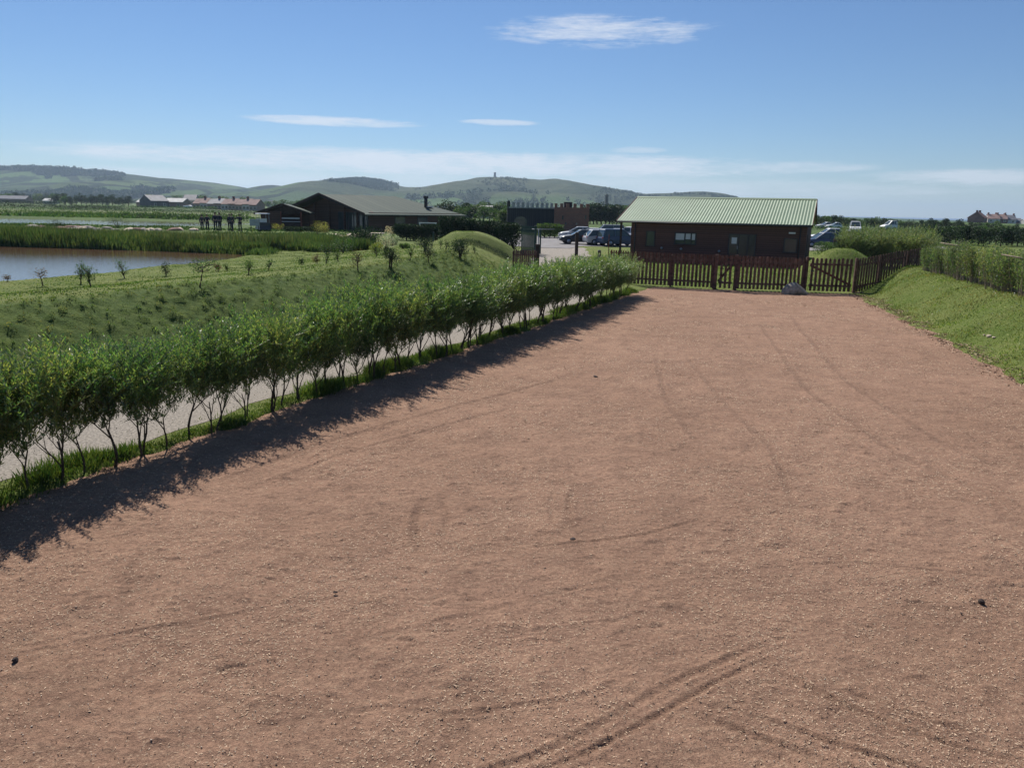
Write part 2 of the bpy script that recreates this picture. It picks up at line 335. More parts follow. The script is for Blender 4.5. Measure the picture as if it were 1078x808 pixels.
def vnoise(x, y, seed=0):
    xi = np.floor(x).astype(np.int64); yi = np.floor(y).astype(np.int64); fx = x-xi; fy = y-yi
    fx = fx*fx*(3-2*fx); fy = fy*fy*(3-2*fy)
    def h(a, b):
        n = (a*374761393+b*668265263+seed*1442695041) & 0xffffffff
        n = ((n ^ (n >> 13))*1274126177) & 0xffffffff
        n = (n ^ (n >> 16)) & 0xffffffff
        return n/4294967295.0
    return (h(xi, yi)*(1-fx)+h(xi+1, yi)*fx)*(1-fy)+(h(xi, yi+1)*(1-fx)+h(xi+1, yi+1)*fx)*fy
def fbm(x, y, oct=4, seed=0, gain=.5):
    r = 0; a = 1; t = 0
    for i in range(oct): r = r+a*vnoise(x*2**i+i*17.3, y*2**i+i*9.1, seed+i); t += a; a *= gain
    return r/t-.5
def ss(a, b, x):
    t = np.clip((x-a)/(b-a), 0, 1); return t*t*(3-2*t)

# ------------------------------------------------------------ the land
def LX(y): return -5.17+(y-10.57)*.4437                         # hedge line
def PC(y): return np.interp(y, [-20, 30, 34, 38, 45, 52, 70, 90], [LX(-20)-2.3, LX(30)-2.3, 2.0, 2.5, 2.9, 3.2, 4.2, 6.0])
def RB(y): return np.interp(y, [-10, 3, 10, 16.55, 21.9, 26.9, 35.3, 60], [5.0, 8.0, 9.7, 11.25, 12.56, 13.67, 15.6, 25])
def FY(x): return np.interp(x, [-5, 5.64, 10.47, 15.6, 20.2, 32], [40.5, 37.3, 35.7, 35.3, 38.0, 44])
def SH(y): return np.interp(y, [-10, 15, 22, 28, 31.4, 37.7, 44, 47.5, 49, 60], [-34, -25, -21.5, -18.8, -17.1, -15.9, -15.3, -15.6, -17.5, -60])
def FS(x): return np.interp(x, [-110, -34, -25, -17, 0], [55, 52, 50.6, 48.6, 48])
def tuss(x, y):
    x = np.asarray(x, float)/.31; y = np.asarray(y, float)/.38; xi = np.floor(x).astype(np.int64); yi = np.floor(y).astype(np.int64); r = np.zeros(x.shape)
    for i in (-1, 0, 1):
        for j in (-1, 0, 1):
            a = xi+i; b = yi+j
            def h(k):
                n = (a*374761393+b*668265263+k*1442695041) & 0xffffffff; n = ((n ^ (n >> 13))*1274126177) & 0xffffffff; return ((n ^ (n >> 16)) & 0xffffffff)/4294967295.0
            d2 = ((x-a-h(1))*.31)**2+((y-b-h(2))*.38)**2; w_ = .065+.07*h(3); r = np.maximum(r, np.exp(-d2/(w_*w_))*(.55+.45*h(4)))
    return r
def H(x, y):
    x = np.asarray(x, float); y = np.asarray(y, float)
    s = PC(y)-x
    crest = 1.27*ss(1.85, 5.9, s)
    plate = crest-.72*ss(6.5, 15.5, s)
    back = ss(50, 62, y)
    left = plate*(1-back)+back*(.45*ss(2, 9, s)+.1)
    h = left+.03
    h = h+(fbm(x*1.0, y*1.0, 3, 3)*.10+tuss(x, y)*.15*(.5+np.clip(fbm(x*.5, y*.5, 2, 4)*2+.5, 0, 1)))*(1-ss(43, 46, y))*ss(2.2, 3.0, s)*(1-ss(5.6, 6.6, s))*(1-back)+fbm(x*2.1, y*2.1, 3, 7)*.05*ss(5.6, 6.6, s)
    h = h+fbm(x*.2, y*.2, 3, 8)*.16*ss(2.5, 6, s)
    # mound behind the plateau
    r = np.sqrt(((x+2.1)/3.0)**2+((y-50)/3.0)**2); h = h+.72*(1-ss(.5, 1.12, r))
    # small mound to the right, behind the fence
    r = np.sqrt(((x-19.3)/2.9)**2+((y-46)/2.8)**2); h = h+1.55*(1-ss(.1, 1.1, r))
    # right bank
    e = x-RB(y)+fbm(x*.7, y*.7, 2, 21)*.5
    q = -(x-15.6)*.757+(y-35.3)*.656
    rb = (1.15*ss(-.05, 2.7, e)-.5*ss(5, 12, e))*(1-ss(FY(x)+.2, FY(x)+2.4, y))
    rb = np.maximum(rb, .35*ss(8, 14, e))
    h = h+rb+fbm(x*1.1, y*1.1, 3, 33)*.12*ss(.2, 1.2, e)*(1-ss(8, 12, e))
    # the yard itself is sunk a little
    yard = ss(-.02, .40, (x-LX(y))*.914+fbm(x*1.5, y*1.5, 3, 11)*.35)*ss(-.1, .35, -(x-RB(y))+fbm(x*1.2, y*1.2, 3, 12)*.9)*ss(-.1, .3, FY(x)-.12-y+fbm(x*1.4, y*1.4, 2, 13)*.25)
    h = h*(1-yard)-.14*yard
    # pond bowl and far pool
    ins = np.minimum(SH(y)-x, FS(x)-y)+fbm(x*.5, y*.5, 2, 14)*.8
    h = np.where(y < 60, h-(h+.3)*ss(-.3, 1.6, ins), h)
    ins2 = np.minimum(np.minimum(-42-x+(y-95)*.3, y-94), 126-y)+fbm(x*.1, y*.1, 3, 15)*5
    h = h-(h+.1)*ss(0, 2, ins2)
    # land drops to the sea on the right
    h = h-22*ss(520, 800, y)*ss(60, 200, x-.05*y)-6*ss(600, 900, -x-y)*0
    h = h+fbm(x*.012, y*.012, 3, 41)*1.4*ss(160, 420, y)
    return h
def Hs(x, y): return float(H(np.array([x]), np.array([y]))[0])
def onground(px, py, lo=8, hi=160):
    """where the ray through a pixel meets the land"""
    d = np.array(ray(px, py)); d = d/d[1]
    Y = np.linspace(lo, hi, 3000); z = CZ+d[2]*Y; g = H(d[0]*Y, Y)
    k = np.argmax(z < g); Y0 = Y[k] if (z < g).any() else hi
    return float(d[0]*Y0), float(Y0), float(H(np.array([d[0]*Y0]), np.array([Y0]))[0])

def grow(a, b, d0, k):
    r = [a]; d = d0
    while r[-1] < b: r.append(r[-1]+d); d *= k
    return r
xs = [-v for v in grow(24, 3200, .6, 1.09)][::-1]+list(np.arange(-23.8, -16, .22))+list(np.arange(-16, 2, .11))+list(np.arange(2, 22, .2))+grow(22, 3600, .6, 1.09)
ys = [-60, -30, -15, -8, -4, -1]+list(np.arange(1, 8, .22))+list(np.arange(8, 42, .12))+list(np.arange(42, 62, .22))+grow(62, 2600, .5, 1.05)
xs = np.array(xs); ys = np.array(ys); X, Y = np.meshgrid(xs, ys)
Z = H(X, Y); nx, ny = len(xs), len(ys)
idx = np.arange(nx*ny).reshape(ny, nx)
Fq = np.stack([idx[:-1, :-1], idx[:-1, 1:], idx[1:, 1:], idx[1:, :-1]], -1).reshape(-1, 4)
go = npmesh('ground', np.stack([X, Y, Z], -1).reshape(-1, 3), Fq, 'grass', smooth=True); tag(go, kind='structure')
sL = PC(Y)-X; eR = X-RB(Y)
rough = np.clip(ss(2.0, 2.8, sL)*(1-ss(5.6, 6.6, sL+fbm(X, Y, 2, 51)*1.2))*(1-ss(36, 41, Y))+.35*ss(0, 1, eR)*(1-ss(34, 40, Y))+ss(50, 53, Y)*(X < -6)*.6, 0, 1)
a_ = go.data.attributes.new('rough', 'FLOAT', 'POINT'); a_.data.foreach_set('value', rough.ravel().astype(np.float32))

# water
def sheet(name, pts, z, mat, kind='structure'):
    me = bpy.data.meshes.new(name); me.from_pydata([(x, y, z) for x, y in pts], [], [tuple(range(len(pts)))]); me.materials.append(MT[mat])
    return tag(link(bpy.data.objects.new(name, me)), kind=kind)
sheet('pond_water', [(-110, -10), (-12, -10), (-12, 58), (-110, 58)], .40, 'pond')
sheet('far_pool_water', [(-200, 88), (-30, 88), (-30, 132), (-200, 132)], .36, 'pond')
sheet('sea', [(-200, 560), (9000, 560), (9000, 9500), (-200, 9500)], -13, 'sea')

# gravel path following the hedge, then the lane to the car park
yy = np.concatenate([np.arange(-6, 52, .4), np.arange(52, 72, 1.0)]); V = []; 
for y in yy:
    hw = 1.85 if y < 44 else 1.85+.25*min(1, (y-44)/8)
    for t in np.linspace(-1, 1, 9):
        x = float(PC(y))+t*(hw+.12*math.sin(y*1.3)+.08*math.sin(y*3.1+t)); V.append((x, y, Hs(x, y)+.006))
n = len(yy); idx = np.arange(n*9).reshape(n, 9)
tag(npmesh('gravel_path', V, np.stack([idx[:-1, :-1], idx[:-1, 1:], idx[1:, 1:], idx[1:, :-1]], -1).reshape(-1, 4), 'gravel', smooth=True), kind='structure')
V = []; gx = np.linspace(-3, 44, 60); gy = np.linspace(0, 1, 30)
GX, GY = np.meshgrid(gx, gy); GY = (69+4.6*ss(4.9, 6.2, GX))*(1-GY)+98*GY
idx = np.arange(60*30).reshape(30, 60)
tag(npmesh('car_park', np.stack([GX, GY, H(GX, GY)+.03], -1).reshape(-1, 3), np.stack([idx[:-1, :-1], idx[:-1, 1:], idx[1:, 1:], idx[1:, :-1]], -1).reshape(-1, 4), 'tarmac', smooth=True), kind='structure')

# the red dirt yard, with its ruts in real relief
dx = .028
gx = np.arange(-8.5, 16.6, dx)
gy = [2.6]
while gy[-1] < 38: gy.append(gy[-1]+max(.013, gy[-1]*gy[-1]*.00030))
gy = np.array(gy)

def dirt_height(X, Y):
    z = fbm(X*.35, Y*.35, 3, 61)*.06+fbm(X*2.0, Y*2.0, 4, 62)*.030+fbm(X*11, Y*11, 3, 63, .6)*.020
    z = z+np.maximum(0, fbm(X*5, Y*5, 3, 64)-.17)*.10
    z = z-np.maximum(0, fbm(X*3.1, Y*9.0, 3, 66)-.22)*.06
    dmp = np.zeros_like(z)
    for pts, wd, dep, tread in TRACKS:
        near_ = max(q[1] for q in pts) > 730; wd *= .78 if near_ else .62; dep *= .42 if near_ else .50
        p = np.array([atz(*q, 0) for q in pts])
        t = np.linspace(0, 1, len(p)); tt = np.linspace(0, 1, 60)
        # smooth the polyline
        px_ = np.interp(tt, t, p[:, 0]); py_ = np.interp(tt, t, p[:, 1])
        for _ in range(6): px_[1:-1] = (px_[:-2]+px_[1:-1]*2+px_[2:])/4; py_[1:-1] = (py_[:-2]+py_[1:-1]*2+py_[2:])/4
        m = (X > px_.min()-.5) & (X < px_.max()+.5) & (Y > py_.min()-.5) & (Y < py_.max()+.5)
        if not m.any(): continue
        xm, ym = X[m], Y[m]; best = np.full(xm.shape, 9.0); side = np.zeros_like(best); along = np.zeros_like(best); L = 0
        for i in range(59):
            ax, ay, bx, by = px_[i], py_[i], px_[i+1], py_[i+1]; ux, uy = bx-ax, by-ay; l = math.hypot(ux, uy)+1e-9; ux /= l; uy /= l
            s_ = np.clip((xm-ax)*ux+(ym-ay)*uy, 0, l); dd = np.hypot(xm-ax-ux*s_, ym-ay-uy*s_); k = dd < best
            best[k] = dd[k]; side[k] = ((xm-ax)*-uy+(ym-ay)*ux)[k]; along[k] = (L+s_)[k]; L += l
        fade = np.clip(np.minimum(along, L-along)/.7, 0, 1)*(.75+.5*np.clip(fbm(xm*1.5, ym*1.5, 2, 71)+.5, 0, 1))
        rut = -np.exp(-(best/wd)**4)*dep+np.exp(-((best-wd*1.35)/(wd*.35))**2)*dep*.75
        if tread: rut = rut+np.exp(-(best/wd)**4)*dep*.38*np.sin(along*2*math.pi/.085+np.abs(side)/wd*2.5)
        z[m] += rut*fade; dmp[m] = np.maximum(dmp[m], np.exp(-(best/wd)**4)*fade*(.26 if near_ else .27))
    return z, dmp
#          pixel polyline on the photograph's ground, half width (m), depth, tread
TRACKS = [([(560, 815), (640, 780), (700, 748), (760, 715), (800, 695)], .03, .02, False), ([(760, 775), (840, 800), (900, 820)], .03, .024, False), ([(820, 760), (900, 786), (1000, 815)], .035, .024, False), ([(540, 770), (600, 775), (660, 770)], .035, .018, False),
          ([(430, 830), (560, 797), (640, 757), (700, 722), (760, 697), (830, 668)], .050, .026, True),
          ([(500, 830), (600, 800), (665, 768), (720, 735), (780, 706), (850, 680)], .045, .020, False),
          ([(690, 738), (745, 755), (800, 775), (870, 798), (950, 822)], .05, .030, True),
          ([(720, 735), (790, 752), (870, 778), (960, 805), (1040, 822)], .045, .024, True),
          ([(780, 690), (835, 716), (890, 742), (960, 770), (1030, 790), (1120, 808)], .045, .030, True),
          ([(830, 700), (900, 730), (980, 758), (1090, 790)], .04, .018, False),
          ([(905, 745), (960, 760), (1078, 770)], .05, .018, False),
          ([(607, 505), (598, 530), (600, 552), (618, 568), (650, 572)], .07, .022, True), ([(585, 505), (578, 530), (582, 556), (600, 570)], .05, .014, False),
          ([(450, 515), (438, 540), (436, 565), (446, 590)], .10, .030, True), ([(462, 510), (470, 545), (462, 580)], .07, .02, True),
          ([(430, 585), (460, 592), (490, 588)], .06, .022, False), ([(540, 578), (600, 572), (680, 562), (755, 541)], .05, .020, False),
          ([(330, 620), (360, 612), (400, 604)], .04, .022, False), ([(150, 722), (250, 700), (330, 690)], .05, .018, False), ([(0, 690), (90, 672), (190, 655), (330, 628)], .06, .014, False),
          ([(130, 668), (128, 630), (140, 590), (165, 560)], .09, .012, True), ([(95, 668), (92, 635), (100, 600)], .06, .010, False),
          ([(215, 510), (330, 468), (430, 440), (540, 412), (600, 395)], .10, .022, True), ([(240, 520), (350, 480), (460, 448), (560, 424)], .08, .016, True),
          ([(300, 690), (520, 640), (700, 596)], .06, .006, False), ([(720, 372), (760, 420), (812, 468), (840, 540)], .10, .012, True),
          ([(690, 372), (700, 420), (740, 470)], .10, .012, False), ([(500, 668), (600, 660), (720, 640)], .05, .007, False),
          ([(380, 740), (480, 752), (600, 735), (690, 705)], .045, .016, False), ([(200, 770), (380, 745), (560, 725)], .05, .008, False),
          ([(760, 600), (900, 590), (1078, 610)], .05, .010, False),
          ([(830, 330), (890, 400), (1000, 470), (1078, 500)], .12, .014, True), ([(800, 340), (850, 410), (950, 480), (1078, 535)], .12, .014, True)]
X, Y = np.meshgrid(gx, gy); zd, dmp = dirt_height(X, Y)
Z = zd-.012
inside = (np.minimum((X-LX(Y))*.914, RB(Y)-X) > -1.0) & (Y < FY(X)+.5) & (np.abs(X) < Y*.80+1.2)
nx, ny = len(gx), len(gy); idx = np.arange(nx*ny).reshape(ny, nx)
Fq = np.stack([idx[:-1, :-1], idx[:-1, 1:], idx[1:, 1:], idx[1:, :-1]], -1); keep = inside[:-1, :-1]; Fq = Fq[keep]
used, inv = np.unique(Fq, return_inverse=True)
yd = npmesh('dirt_yard', np.stack([X, Y, Z], -1).reshape(-1, 3)[used], inv.reshape(-1, 4), 'dirt', smooth=True); tag(yd, kind='structure')
a_ = yd.data.attributes.new('damp', 'FLOAT', 'POINT'); a_.data.foreach_set('value', dmp.ravel()[used].astype(np.float32))
# plain dirt below and behind the camera so that the yard does not stop at the frame's edge
X, Y = np.meshgrid(np.linspace(-14, 14, 60), np.linspace(-20, 3.0, 50)); idx = np.arange(3000).reshape(50, 60)
tag(npmesh('yard_behind', np.stack([X, Y, fbm(X*.35, Y*.35, 3, 61)*.06-.085], -1).reshape(-1, 3), np.stack([idx[:-1, :-1], idx[:-1, 1:], idx[1:, 1:], idx[1:, :-1]], -1).reshape(-1, 4), 'dirt', smooth=True), kind='structure')

# ------------------------------------------------------------ hills
prof = [(-200, 186), (-60, 184), (0, 180.5), (50, 178), (90, 179), (130, 182), (180, 186), (220, 190.5), (245, 196), (268, 198.5), (276, 196), (288, 193.3), (300, 197), (330, 195), (345, 191), (362, 189), (380, 187.5),
        (400, 190), (425, 195), (450, 195.5), (480, 190.5), (505, 187), (521, 186), (545, 187.5), (570, 189), (584, 187.5), (610, 192), (640, 196), (660, 199.5), (675, 203), (690, 202.5), (712, 201.8), (745, 200.5), (765, 203.5), (790, 211), (806, 216), (822, 223), (842, 232), (880, 240)]
YR = 2600.0
pxx, pzz = zip(*[aty(x, y+1.0, YR) for x, y in prof])
X, Y = np.meshgrid(np.linspace(-2700, 1150, 420), np.concatenate([np.linspace(1250, 3300, 150)]))
pr = np.interp(np.where(X > 0, X*(1+.85*(YR/Y-1)), X), pxx, pzz); pr = np.maximum(pr, -4)
# gentle smoothing along x, then gullies
k = np.array([1, 2, 1])/4
pr = pr+fbm(X*.011, X*0+2, 4, 85)*9*np.clip(pr/40, 0, 1)
for _ in range(2): pr[:, 1:-1] = pr[:, :-2]*.25+pr[:, 1:-1]*.5+pr[:, 2:]*.25
yw = Y+fbm(X*.002, Y*.002, 3, 81)*500*(1-ss(2200, 2600, Y))
sl = ss(1350, 2650, yw); sl = np.where(Y > YR, 1-ss(YR, 3700, Y)*.6, sl)
Zh = -6+(pr+6)*np.maximum(sl*1.0, 0)+fbm(X*.004, Y*.004, 5, 82)*46*ss(1400, 1900, Y)*(1-ss(2200, 2560, Y)*.85)*np.clip(pr/90, 0, 1)
ny, nx = X.shape; idx = np.arange(nx*ny).reshape(ny, nx)
tag(npmesh('hills', np.stack([X, Y, Zh], -1).reshape(-1, 3), np.stack([idx[:-1, :-1], idx[:-1, 1:], idx[1:, 1:], idx[1:, :-1]], -1).reshape(-1, 4), 'hill', smooth=True), kind='structure')
def hillz(x, y): 
    i = int(np.clip(np.searchsorted(Y[:, 0], y), 1, ny-1)); return float(np.interp(x, X[0], Zh[i]))
HX, HY = X, Y

# ------------------------------------------------------------ foliage tools
def leaf_quads(P, D, Nrm, L, W):
    """rhombus leaves: base P, direction D, width across Nrm x D"""
    S = np.cross(D, Nrm); S /= np.linalg.norm(S, axis=1, keepdims=True)+1e-9
    L = L[:, None]; W = W[:, None]; sag = np.cross(S, D)
    V = np.stack([P, P+D*L*.42+S*W*.5+sag*W*.12, P+D*L, P+D*L*.42-S*W*.5+sag*W*.12], 1).reshape(-1, 3)
    return V
def rdir(n, up=0.0):
    v = rng.normal(size=(n, 3)); v[:, 2] += up; return v/np.linalg.norm(v, axis=1, keepdims=True)
def quadF(n): return np.arange(n*4).reshape(n, 4)
def foliage(name, V, mat, parent=None):
    return npmesh(name, V, quadF(len(V)//4), mat, parent)
def clump_leaves(centers, radii, per, size, up=.2, asp=.6, squash=1.0):
    """leaf-sized faces on and in clumps"""
    out = []
    for c, r in zip(centers, radii):
        d = rdir(per); rr = r*rng.uniform(.45, 1.05, per)**.6
        P = np.array(c)+d*rr[:, None]*np.array([1, 1, squash]); D = d*.6+rdir(per, up)*.8; D /= np.linalg.norm(D, axis=1, keepdims=True)
        out.append(leaf_quads(P, D, rdir(per), size*rng.uniform(.6, 1.3, per), size*asp*rng.uniform(.7, 1.2, per)))
    return np.concatenate(out)

# ---- the willow hedge beside the path
def make_willow(hgt=1.72, spread=.50, ntw=340, mat='willow', low=.44, many=1):
    root = empty('willow_shrub'); st = MB(); tips = []; tw = st
    def branch(p, d, r, l, lev):
        pts = [p.copy()]; rad = [r]; q = p.copy(); dd = d.copy(); n = 5
        for i in range(n):
            dd = (dd+Vector((random.gauss(0, .13), random.gauss(0, .13), .06))).normalized(); q = q+dd*l/n; pts.append(q.copy()); rad.append(r*(1-.55*(i+1)/n))
        st.tube(pts, rad, 5 if lev == 0 else 4, False)
        for q_ in pts[2:]: tips.append((q_.copy(), dd.copy()))
        if lev < 3:
            for _ in range(random.choice((3, 4)) if lev == 0 else 2):
                k = random.randint(2, 5); nd = (dd+Vector((random.gauss(0, .55), random.gauss(0, .45), .15))).normalized()
                branch(pts[k], nd, rad[k]*.72, l*.8, lev+1)
    for i in range(random.choice((1, 2, 2, 3)) if many > 1 else random.choice((1, 1, 2, 2))):
        a = random.uniform(0, 6.28); p = Vector((math.cos(a)*.06, math.sin(a)*.06, -.08))
        branch(p, Vector((math.cos(a)*.28, math.sin(a)*.28, 1)).normalized(), random.uniform(.018, .028), hgt*.36, 0)
    # leafy wands, some of them long shoots standing above the rest
    Ps, Ds, Ns, Ls, Ws = [], [], [], [], []
    cand = [t for t in tips if t[0].z > low*.6*hgt/1.85] or tips
    for i in range(ntw):
        if random.random() < .38: p = random.choice(cand)[0].copy()
        else:
            a = random.uniform(0, 6.28); rr = spread*math.sqrt(random.random()); z0 = random.uniform(low, hgt*.84)
            rr *= .75+.45*math.sin(min(1, (z0-low)/(hgt-low))*2.6)
            p = Vector((math.cos(a)*rr, math.sin(a)*rr, z0))
        l = random.uniform(.22, .46); out = Vector((p.x, p.y, 0))
        d = (out*random.uniform(.2, 1.6)+Vector((random.gauss(0, .35), random.gauss(0, .35), random.uniform(.4, 1.3)))).normalized()
        if p.z+d.z*l > hgt*1.10: l *= .5
        if i < 9: p.z = hgt*random.uniform(.72, .86); l = random.uniform(.34, .52); d = Vector((random.gauss(0, .22), random.gauss(0, .22), 1)).normalized()
        m = int(l/.018); q = p.copy(); pts = [q.copy()]
        for j in range(m):
            d = (d+Vector((random.gauss(0, .04), random.gauss(0, .04), -.004))).normalized(); q = q+d*.018
            a = j*2.4+random.random(); side = Vector((math.cos(a), math.sin(a), random.uniform(.0, .5)))
            ld = (d*.75+side*.8).normalized(); Ps.append(q[:]); Ds.append(ld[:]); n_ = (Vector((random.gauss(0, .5), random.gauss(0, .5), 1))); Ns.append(n_.normalized()[:])
            k_ = 1-.5*j/m; Ls.append(random.uniform(.055, .095)*(.6+.5*k_)); Ws.append(random.uniform(.015, .024))
        pts.append(q.copy()); tw.tube(pts, [.003, .0015], 3, False)
    f = foliage('foliage', leaf_quads(np.array(Ps), np.array(Ds), np.array(Ns), np.array(Ls), np.array(Ws)), mat, root)
    st.build('stems', 'bark', root)
    return root
GH = 'willow shrubs planted in a hedge row beside the gravel path'
protos = [make_willow(1.72+random.uniform(-.08, .08), low=(.62, .66, .60, .64, .50, .52, .46, .55)[i], many=2 if i < 4 else 1) for i in range(8)]
used_p = [False]*len(protos)
t0 = 5.2; k = 0; last = -1
while t0 < 32.6:
    pi = random.choice([i for i in (range(4) if t0 < 12.5 else range(1, 8) if t0 < 17 else range(4, 8)) if i != last]); last = pi
    o = protos[pi] if not used_p[pi] else copy_tree(protos[pi]); used_p[pi] = True
    x = LX(t0)+random.uniform(-.07, .07); o.location = (x, t0, .03); s = random.uniform(.90, 1.07)*(1.0+.05*math.sin(t0*.9))*(.90+.10*min(1, max(0, (t0-9)/8)))*(1-.13*min(1, max(0, (t0-26)/5))); o.scale = (s, s, s*random.uniform(.96, 1.03)); o.rotation_euler = (random.gauss(0, .05), random.gauss(0, .05), random.uniform(0, 6.28))
    tag(o, 'leafy green willow shrub on bare dark stems in the hedge row beside the gravel path', 'shrub', GH)
    t0 += random.uniform(.33, .46)
for p_, u in zip(protos, used_p):
    if not u:
        for c in list(p_.children): bpy.data.objects.remove(c)
        bpy.data.objects.remove(p_)
for i, (dy, dxx, s, lb) in enumerate([(32.5, -.15, .95, 'pale grey green willow bush ending the long hedge, against the picket fence'), (33.3, .0, .92, 'pale willow bush at the corner touching the left end of the picket fence')]):
    o = make_willow(1.9, .42, 190, 'willowpale', .25); o.location = (LX(dy)+dxx-.1, dy, .02); o.scale = (s, s, s); tag(o, lb, 'shrub')
# second row of willow hedge beyond, between path and fence corner, runs on behind
# ---- grass tools
def blades(P, h, wd, lean=.35):
    n = len(P); D = rdir(n)*lean; D[:, 2] = 1; D /= np.linalg.norm(D, axis=1, keepdims=True)
    return leaf_quads(P, D, rdir(n), h, wd)
def scatter(n, x0, x1, y0, y1, dens=None):
    x = rng.uniform(x0, x1, n); y = rng.uniform(y0, y1, n)
    if dens is not None: k = rng.random(n) < dens(x, y); x, y = x[k], y[k]
    return x, y
def gmesh(name, x, y, h, wd, mat, lean=.35, dz=-.01):
    P = np.stack([x, y, H(x, y)+dz], 1); return foliage(name, blades(P, h, wd, lean), mat)
# strip of grass under the hedge
y = rng.uniform(3.5, 34.5, 60000); off = rng.normal(-.09, .19, len(y)); x = LX(y)+off+fbm(y*1.7, y*0+3, 2, 91)*.5
hh = (.05+.27*np.clip(fbm(x*1.6, y*1.6, 3, 92)*2.6+.32, 0, 1))*rng.uniform(.5, 1.2, len(y))*(1-.5*np.clip(np.abs(off)/.6, 0, 1))
tag(gmesh('verge_grass', x, y, hh, .010+.006*rng.random(len(y)), 'vergeblade', .5), kind='stuff', cat='grass', label='lush strip of grass growing along the foot of the willow hedge')
# right bank grass
x, y = scatter(250000, 8, 21, 9, 40, lambda x, y: ss(-.28, .2, x-RB(y)+fbm(x*1.2, y*1.2, 3, 12)*.9)*(x-RB(y) < 5.5)*(.25+.75*np.clip(fbm(x*1.5, y*1.5, 3, 93)+.5, 0, 1)))
cl = np.clip(fbm(x*.9, y*.9, 3, 94)+.5, 0, 1); hh = (.03+.10*cl**2)*rng.uniform(.5, 1.3, len(x))
k = fbm(x*.6, y*.6, 3, 95)+rng.normal(0, .1, len(x)) > .06
tag(gmesh('bank_grass', x[~k], y[~k], hh[~k], .012+.012*rng.random((~k).sum()), 'blade', .7), kind='stuff', cat='grass', label='green grass growing on the sloping bank right of the yard')
tag(gmesh('dry_bank_grass', x[k], y[k], hh[k]*1.2, .010+.012*rng.random(k.sum()), 'blade_dry', .8), kind='stuff', cat='grass', label='paler dry grass in patches on the bank right of the yard')
# white clover and weeds on it
x, y = scatter(900, 10, 19, 14, 34, lambda x, y: (x-RB(y) > .4)*(x-RB(y) < 4)*(fbm(x*.8, y*.8, 2, 96) > .05))
P = np.stack([x, y, H(x, y)+.07], 1); tag(foliage('clover_flowers', leaf_quads(P, rdir(len(x)), rdir(len(x)), np.full(len(x), .05), np.full(len(x), .045)), 'blossom'), kind='stuff', cat='flowers', label='small white clover flowers dotted over the right bank')
# left slope: rough tussocks
x, y = scatter(620000, -17, 2, 9, 42, lambda x, y: ss(1.9, 2.4, PC(y)-x)*(1-ss(6.0, 7.2, PC(y)-x))*(.45+.55*ss(.25, .7, tuss(x, y))))
hh = (.02+.028*ss(.3, .9, tuss(x, y)))*rng.uniform(.5, 1.4, len(x)); k = fbm(x*.8, y*.8, 3, 98)+rng.normal(0, .12, len(x)) < .06
tag(gmesh('slope_grass', x[k], y[k], hh[k], .014+.010*rng.random(k.sum()), 'slopeblade', .9), kind='stuff', cat='grass', label='rough tussocky grass on the slope behind the hedge')
tag(gmesh('dry_slope_grass', x[~k], y[~k], hh[~k], .012+.010*rng.random((~k).sum()), 'blade_dry', .9), kind='stuff', cat='grass', label='withered grass between the tussocks of the slope behind the hedge')
x, y = scatter(150000, -20, 0, 14, 50, lambda x, y: (PC(y)-x > 5.6)*(x > SH(y)+.1)*(.3+.7*(fbm(x*.7, y*.7, 3, 141) > 0)))
tag(gmesh('plateau_grass', x, y, rng.uniform(.015, .055, len(x)), .02+.02*rng.random(len(x)), 'lawnblade', .9), kind='stuff', cat='grass', label='short lawn grass between the slope and the pond')
# grass beyond the fence
x, y = scatter(60000, 4, 26, 36, 58, lambda x, y: (y > FY(x)+.05))
tag(gmesh('lawn_grass', x, y, rng.uniform(.03, .09, len(x)), .02+.015*rng.random(len(x)), 'blade', .7), kind='stuff', cat='grass', label='bright lawn between the picket fence and the brown lodge')

# crumbled earth and dead grass along the foot of the bank
y = rng.uniform(12, 35.4, 5000); x = RB(y)-fbm(RB(y)*1.2, y*1.2, 3, 12)*.9*0+rng.normal(-.05, .16, len(y)); x = x-fbm(x*1.2, y*1.2, 3, 12)*.9
P = np.stack([x, y, H(x, y).clip(-.03, 1)+.02], 1); D = rdir(len(x)); D[:, 2] = np.abs(D[:, 2])*.35
k = rng.random(len(x)) < .55
tag(foliage('edge_straw', leaf_quads(P[k], D[k], rdir(k.sum()), rng.uniform(.04, .14, k.sum()), rng.uniform(.008, .022, k.sum())), 'straw'), kind='stuff', cat='straw', label='dead grass and straw along the foot of the right bank')
tag(foliage('edge_crumbs', leaf_quads(P[~k], D[~k], rdir((~k).sum()), rng.uniform(.03, .09, (~k).sum()), rng.uniform(.015, .04, (~k).sum())), 'crumb'), kind='stuff', cat='soil', label='dark crumbled soil along the foot of the right bank')
# ---- straw, chips and stones on the yard
def yardmask(x, y): return ((x-LX(y))*.914 > .15) & (x < RB(y)+.1) & (y < FY(x)-.1)
n = 165000; y = 3.6+rng.random(n)**1.35*30; x = rng.uniform(-1, 1, n)*(y*.72+.3)
dr = np.clip(fbm(x*.9, y*.9, 3, 99)*3.0+.45, .07, 1); k = yardmask(x, y) & (rng.random(n) < dr); x, y = x[k], y[k]
def dz(x, y): return dirt_height(x, y)[0]-.012+.004
P = np.stack([x, y, dz(x, y)], 1); D = rdir(len(x)); D[:, 2] *= .18; D /= np.linalg.norm(D, axis=1, keepdims=True); Nn = rdir(len(x))*.5; Nn[:, 2] = 1
tag(foliage('straw_chips', leaf_quads(P, D, Nn, rng.uniform(.008, .030, len(x))*(.75+y*.065), rng.uniform(.0028, .0065, len(x))*(.8+y*.16)), 'straw'), kind='stuff', cat='straw', label='pale straw and wood chips littered over the red dirt yard')
